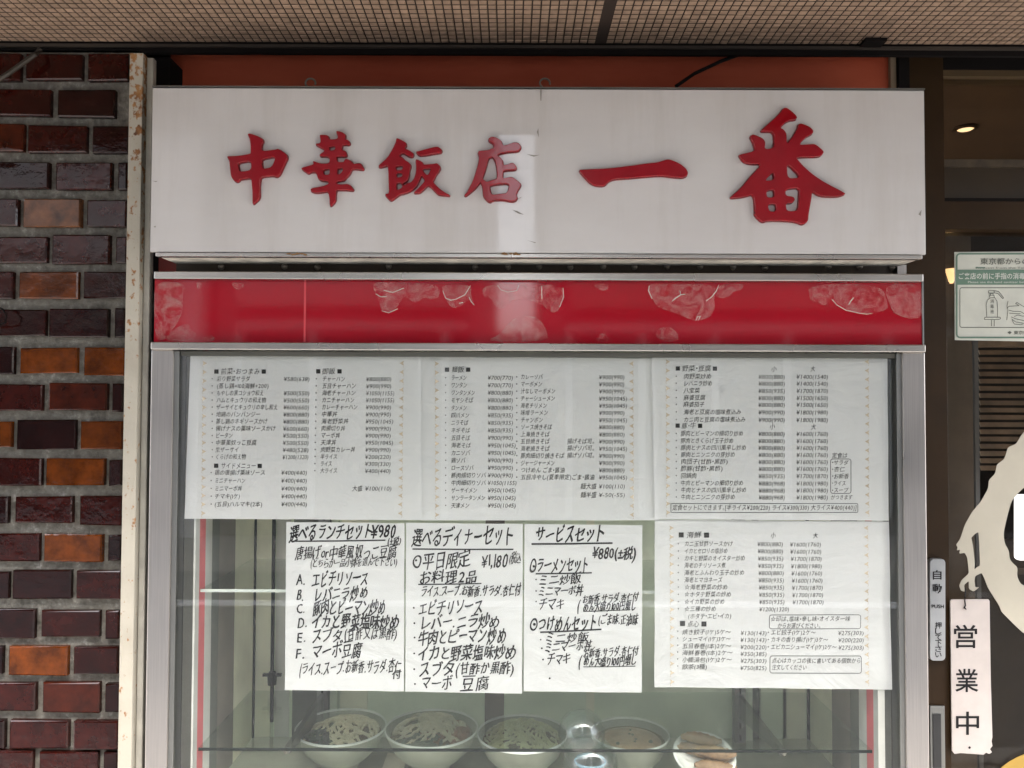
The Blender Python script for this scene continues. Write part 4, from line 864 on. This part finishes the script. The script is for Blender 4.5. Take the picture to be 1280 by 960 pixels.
# ------------------------------------------------------------------ entrance door beside the case
YD = .16
dr = root('entrance_door', 'dark brown framed glass entrance door beside the display case', 'door')
jx0, jx1 = X(1128, YD, 600), X(1185, YD, 600)
zh0, zh1 = Z(284, YD), Z(249, YD)
XE = 2.35
box('jamb', M['brown_frame'], dr, jx0, jx1, YD, YD + .08, 0, 2.30)
box('header', M['brown_frame'], dr, jx1 + .0005, XE, YD + .004, YD + .07, zh0, zh1)
box('header_groove', M['dark'], dr, jx1 + .0005, XE, YD + .003, YD + .06, zh1 + .0003, Z(245, YD))
box('transom_panel', plain('near_black_brown_panel', (0.022, 0.014, 0.006), .3, .5, 0, .2, 8), dr, jx1 + .0005, XE, YD + .01, YD + .03, Z(245, YD) + .0005, Z(206, YD))
box('transom_bar', plain('dusty_transom_bar', (0.05, 0.035, 0.02), .5, .4, 0, .5, 30), dr, jx1 + .0005, XE, YD + .006, YD + .04, Z(206, YD) + .0003, Z(196, YD))
box('transom_glass', M['door_glass'], dr, jx1 + .0005, XE, YD + .02, YD + .026, Z(196, YD) + .0005, Z(92, YD))
box('top_bar', plain('brown_top_bar', (0.07, 0.043, 0.018), .5), dr, jx1 + .0005, XE, YD + .006, YD + .05, Z(92, YD) + .0005, Z(84, YD))
box('top_cover', M['dark'], dr, jx1 + .0005, XE, YD + .004, YD + .05, Z(84, YD) + .0005, 2.36)
box('door_glass', M['door_glass'], dr, jx1 + .0005, XE, YD + .03, YD + .036, .1, zh0 - .0005)
box('bottom_frame', M['brown_frame'], dr, jx1 + .0005, XE, YD + .01, YD + .07, 0, .0995)
hr = box('pull_recess', M['alu'], dr, X(1162, YD - .004, 920), X(1181, YD - .004, 920), YD - .006, YD - .0003, Z(962, YD), Z(879, YD), bevel=.002)
box('recess_cup', plain('dark_recess', (0.05, 0.05, 0.05), .35, .5, .6), hr, X(1166, YD - .006, 920), X(1176, YD - .006, 920), YD - .0075, YD - .0062, Z(956, YD), Z(889, YD))
YW = YD - .012
sw = root('touch_switch', 'silver vertical touch switch plate for the automatic door', 'switch')
L2 = shape_px([[(x, y) for x, y in rrect(1162.5, 1182, 699, 826, 5)]], YW); vs, fs = shape2d(L2, extrude=.005, bevel=.001)
MB().add([(x, YW + .0062 + z, y) for x, y, z in vs], fs).build('plate', plain('satin_silver_plastic', (0.40, 0.41, 0.41), .35, .5, .3), sw)
t = MB()
put_text(t, '自', 1166, 1177, 719, 12.5, YW - .0004, offset=.015); put_text(t, '動', 1165.5, 1177.5, 736, 12.5, YW - .0004, offset=.015); t.build('name_lettering', M['ink'], sw); t = MB(); put_text(t, 'PUSH', 1164.5, 1180, 758, 6.5, YW - .0004, offset=.02); t.build('push_lettering', M['ink'], sw); t = MB()
for k, ch in enumerate('押して下さい'): put_text(t, ch, 1169, 1177, 782 + k * 7.3, 9, YW - .0004, offset=.01)
t.build('hint_lettering', M['ink'], sw)

# room behind the door
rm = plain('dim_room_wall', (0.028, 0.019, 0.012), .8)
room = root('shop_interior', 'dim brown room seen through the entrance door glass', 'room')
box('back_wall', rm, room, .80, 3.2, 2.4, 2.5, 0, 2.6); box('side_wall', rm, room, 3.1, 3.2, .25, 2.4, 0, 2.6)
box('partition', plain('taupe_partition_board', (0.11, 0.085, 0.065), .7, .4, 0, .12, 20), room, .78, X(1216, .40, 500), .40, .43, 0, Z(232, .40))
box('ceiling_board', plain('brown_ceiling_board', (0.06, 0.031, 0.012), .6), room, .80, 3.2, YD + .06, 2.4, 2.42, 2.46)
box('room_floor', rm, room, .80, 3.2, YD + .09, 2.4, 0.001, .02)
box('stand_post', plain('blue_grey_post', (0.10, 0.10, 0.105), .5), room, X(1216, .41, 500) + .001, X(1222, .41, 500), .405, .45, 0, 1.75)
lm = bpy.data.materials.new('warm_lamp_glow'); lm.use_nodes = True; b_ = lm.node_tree.nodes['Principled BSDF']; b_.inputs['Emission Color'].default_value = (1, .62, .28, 1); b_.inputs['Emission Strength'].default_value = .22
dl = root('ceiling_downlight', 'small warm ceiling downlight glowing behind the transom glass', 'light')
dp = P(1207, 171, 1.0); MB().lathe([(.0001, .0), (.020, .0), (.024, .003), (.024, .008)], (dp.x, 1.0, 2.412), 24).build('lens', lm, dl); MB().lathe([(.0245, -.0005), (.036, .002), (.036, .008)], (dp.x, 1.0, 2.412), 24).build('trim_ring', M['brown_frame'], dl)
ws = root('wall_lamp', 'small glowing wall lamp with a tapered shade at the poster corner', 'lamp')
wl = P(1187, 343, .37); MB().lathe([(.004, -.020), (.009, .0), (.015, .012), (.013, .012), (.006, -.016)], (wl.x + .004, .37, wl.z), 16).build('shade', lm, ws); box('bracket', M['brown_frame'], ws, wl.x - .004, wl.x + .006, .372, .3998, wl.z - .004, wl.z + .004)
# slatted blind
bl_m = plain('brown_wood_slat', (0.17, 0.115, 0.07), .55, .4, 0, .35, 18)
bd = root('slatted_blind', 'brown wooden slatted blind hanging inside behind the door glass', 'blind')
yb = .55; x0, x1 = X(1226, yb, 520), X(1226, yb, 520) + .8; zt_, zb_ = Z(432, yb), Z(586, yb); n_ = 17
for k in range(n_):
    z = zb_ + (zt_ - zb_) * k / n_; MB().add([(x0, yb, z), (x1, yb, z), (x1, yb + .006, z + .0115), (x0, yb + .006, z + .0115), (x0, yb + .003, z), (x1, yb + .003, z), (x1, yb + .009, z + .0115), (x0, yb + .009, z + .0115)], [(0, 1, 2, 3), (7, 6, 5, 4), (0, 4, 5, 1), (3, 2, 6, 7), (0, 3, 7, 4), (1, 5, 6, 2)]).build('slat', bl_m, bd)
box('headrail', bl_m, bd, x0 - .01, x1, yb - .004, yb + .02, zt_ + .001, zt_ + .03)
lmw = bpy.data.materials.new('lit_white_panel'); lmw.use_nodes = True; b_ = lmw.node_tree.nodes['Principled BSDF']; b_.inputs['Base Color'].default_value = (.8, .8, .82, 1); b_.inputs['Emission Color'].default_value = (.93, .95, 1, 1); b_.inputs['Emission Strength'].default_value = .35
ylp = .30; L2 = shape_px([rrect(1269, 1330, 618, 700, 5)], ylp); vs, fs = shape2d(L2, extrude=.004)
lp = tag(MB().add([(x, ylp + z, y) for x, y, z in vs], fs).build('lit_panel', lmw), 'bright white rounded lit panel showing inside the cream creature ring', 'lit panel')
box('panel_stand', M['dark'], lp, X(1290, .31), X(1300, .31), .306, .32, .0, Z(650, .31))

# poster
YPO = YD + .028
pap = plain('pale_green_grey_poster_paper', (0.60, 0.61, 0.53), .6); grn = plain('poster_green', (0.13, 0.22, 0.16), .7); gl_ink = plain('poster_grey_ink', (0.13, 0.14, 0.115), .8); wht = plain('poster_white_ink', (0.62, 0.64, 0.58), .8)
pz = root('notice_poster', 'pale notice poster with a green band and a soap pump drawing on the door glass', 'poster')
vs = face_cam([(1193, 315), (1348, 314), (1348, 428), (1193.5, 425)], YPO); mb = MB(); mb.add([v for v in vs] + [v + Vector((0, .0006, 0)) for v in vs], [(3, 2, 1, 0), (4, 5, 6, 7), (0, 1, 5, 4), (1, 2, 6, 5), (2, 3, 7, 6), (3, 0, 4, 7)]); mb.build('sheet', pap, pz)
o_ = (1160, 300); s_ = 6.4; YI = YPO - .0008
def zp(pts): return zm(o_, s_, pts)
t = MB(); put_poly(t, zp([(232, 238), (232, 358), (1180, 358), (1180, 236)]), YI)
pts = rrect(230, 1180, 110, 780, 26); put_line(t, zp(pts + pts[:1]), 2.0, YI - .0001)
put_line(t, zp([(380, 222), (458, 222)]), 1.6, YI)
t.build('green_print', grn, pz)
t = MB()
put_text(t, '東京都からのお願い', 1160 + 418 / s_, 1160 + 1010 / s_, 300 + 172 / s_, 56 / s_, YI, offset=.012)
put_text(t, 'Request from the Tokyo Metropolitan', 1160 + 385 / s_, 1160 + 1080 / s_, 300 + 222 / s_, 22 / s_, YI)
put_text(t, '東京都', 1160 + 686 / s_, 1160 + 800 / s_, 300 + 742 / s_, 34 / s_, YI, offset=.01)
t.build('heading_print', gl_ink, pz); t = MB()
pts = rrect(255, 1160, 382, 700, 16); put_line(t, zp(pts + pts[:1]), .9, YI)
put_line(t, zp([(470, 615), (465, 520), (475, 480), (500, 462), (535, 462), (552, 490), (556, 540), (556, 615)]), .7, YI)
for ps in ([(450, 632), (455, 618), (578, 618), (580, 630), (565, 636), (452, 636), (450, 632)], [(508, 640), (508, 690)], [(530, 640), (530, 690)], [(492, 460), (494, 442), (528, 442), (530, 460)], [(500, 440), (500, 428), (520, 428), (520, 440)], [(484, 405), (530, 405), (530, 425), (484, 425), (484, 405)], [(530, 405), (565, 412), (605, 462), (598, 470), (560, 428), (532, 424)],
          [(640, 488), (632, 530), (640, 560), (630, 640)], [(630, 545), (650, 530), (690, 528), (730, 525), (700, 508), (712, 500), (760, 530), (800, 548)], [(648, 562), (680, 570), (740, 572), (770, 590)], [(650, 585), (690, 588), (740, 590)], [(665, 615), (700, 630), (745, 640), (790, 650)], [(668, 630), (700, 655), (760, 665)], [(690, 612), (720, 600), (760, 610), (800, 600)], [(672, 640), (690, 672), (740, 678), (800, 660)]):
    put_line(t, zp(ps), .75, YI)
for k, ch in enumerate('消毒液'): put_text(t, ch, 1160 + 498 / s_, 1160 + 528 / s_, 300 + (490 + k * 42) / s_, 36 / s_, YI)
put_poly(t, zp([(636, 742), (648, 730), (658, 730), (670, 740), (654, 754)]), YI)
t.build('drawing_print', gl_ink, pz)
t = MB(); put_text(t, 'ご来店の前に手指の消毒', 1160 + 246 / s_, 1160 + 775 / s_, 300 + 290 / s_, 54 / s_, YI - .0003, offset=.014); put_text(t, 'をお願いします', 1160 + 785 / s_, 1160 + 1120 / s_, 300 + 290 / s_, 54 / s_, YI - .0003, offset=.014)
put_text(t, 'Please use the hand sanitizer before entering the shop', 1160 + 320 / s_, 1160 + 1080 / s_, 300 + 336 / s_, 24 / s_, YI - .0003); t.build('white_print', wht, pz)

# cream creature decal, yellow decal, open plate
YDC = YD + .0285
outer = [(1400, 560), (1340, 520), (1300, 520), (1286, 532), (1280, 540), (1276, 545), (1270, 555), (1260, 559), (1257, 569), (1255, 574), (1246, 581), (1244, 592), (1236, 600), (1235, 611), (1226, 627), (1215, 640), (1206, 656), (1200, 674), (1195, 681), (1197, 684), (1196, 688), (1200, 687), (1199, 692), (1206, 691), (1209, 697), (1210, 706), (1211, 717), (1202, 725), (1199, 732), (1201, 738), (1206, 740), (1205, 731), (1211, 726), (1211, 736), (1217, 739.5), (1224, 734), (1219, 734), (1218, 726), (1219, 720), (1227, 716), (1230, 722), (1235, 735), (1249, 757), (1252, 765), (1268, 781), (1280, 792), (1310, 806), (1360, 800), (1410, 760), (1430, 680)]
hole1 = [(1214, 672), (1219, 667), (1223, 665), (1224, 680), (1225, 707), (1221, 709), (1218, 712), (1218.5, 704), (1216, 682)]
hole2 = [(1330, 590), (1300, 600), (1280, 609), (1270, 619), (1264, 627), (1259, 645), (1254, 667), (1256, 680), (1261, 688), (1262, 699), (1266, 704), (1272, 709), (1271, 720), (1275, 729), (1280, 732), (1310, 745), (1350, 730), (1375, 670), (1360, 610)]
dm = plain('cream_vinyl', (0.56, 0.515, 0.41), .45, .4, 0, .06, 12)
L2 = shape_px([chaikin(outer, 1, .14), chaikin(hole1, 1, .1), chaikin(hole2, 2)], YDC); vs, fs = shape2d(L2, extrude=.0004)
tag(MB().add([(x, YDC + z, y) for x, y, z in vs], fs).build('creature_decal', dm), 'large cream clawed creature silhouette decal on the entrance door glass', 'decal')
L2 = shape_px([[(1318 + 92 * math.cos(a_), 1012 + 76 * math.sin(a_)) for a_ in [i * math.pi / 24 for i in range(48)]]], YDC); vs, fs = shape2d(L2, extrude=.0004)
tag(MB().add([(x, YDC + z, y) for x, y, z in vs], fs).build('yellow_decal', plain('mustard_vinyl', (0.42, 0.26, 0.045), .45)), 'round mustard yellow decal low on the entrance door glass', 'decal')
YO = YD - .006
opn = root('open_plate', 'white hanging plate reading open for business with a chipped corner', 'sign plate')
pl_ = [(1187.5, 751), (1189, 749.5), (1235, 749), (1236.5, 751), (1238, 850), (1240, 921), (1239, 926), (1240, 932), (1237, 936), (1239.5, 940), (1236, 942), (1232, 940.5), (1229, 943), (1200, 941), (1193, 942), (1189.5, 938)]
L2 = shape_px([pl_], YO); vs, fs = shape2d(L2, extrude=.0012, bevel=.0003)
MB().add([(x, YO + z, y) for x, y, z in vs], fs).build('plate', plain('worn_white_plate', (0.55, 0.49, 0.45), .5, .4, 0, .06, 25), opn)
YT = YO - .0021
for ch, cx, cy in (('営', 1207, 796), ('業', 1208.5, 851), ('中', 1209.5, 904.5)): t = MB(); put_text(t, ch, cx - 14.5, cx + 14.5, cy + .5, 31, YT, offset=.010); t.build('painted_character', M['ink'], opn)
t = MB(); put_poly(t, [(1212 + 1.6 * math.cos(a_), 934.5 - 1.6 * math.sin(a_)) for a_ in [i * math.pi / 4 for i in range(8)]], YT)
t.build('screw_hole', M['ink'], opn)
MB().tube([P(1207, 736, YO + .01), P(1206.4, 746, YO - .002), P(1206, 751, YO - .003), P(1207, 757, YO - .003), P(1205, 760, YO - .0035), P(1207.5, 762, YO - .003), P(1205.5, 758, YO - .0035)], .0012, 6).build('hanging_cord', M['ink'], opn)
# red stool glimpse / dark counter inside
ct = root('counter', 'dark wooden counter inside the shop behind the creature decal', 'counter')
box('counter_top', plain('dark_counter_wood', (0.06, 0.04, 0.025), .4), ct, 1.0, 2.6, .9, 1.4, Z(716, .9), Z(708, .9))
box('counter_front', rm, ct, 1.0, 2.6, .92, 1.4, .02, Z(716, .9) - .0005)
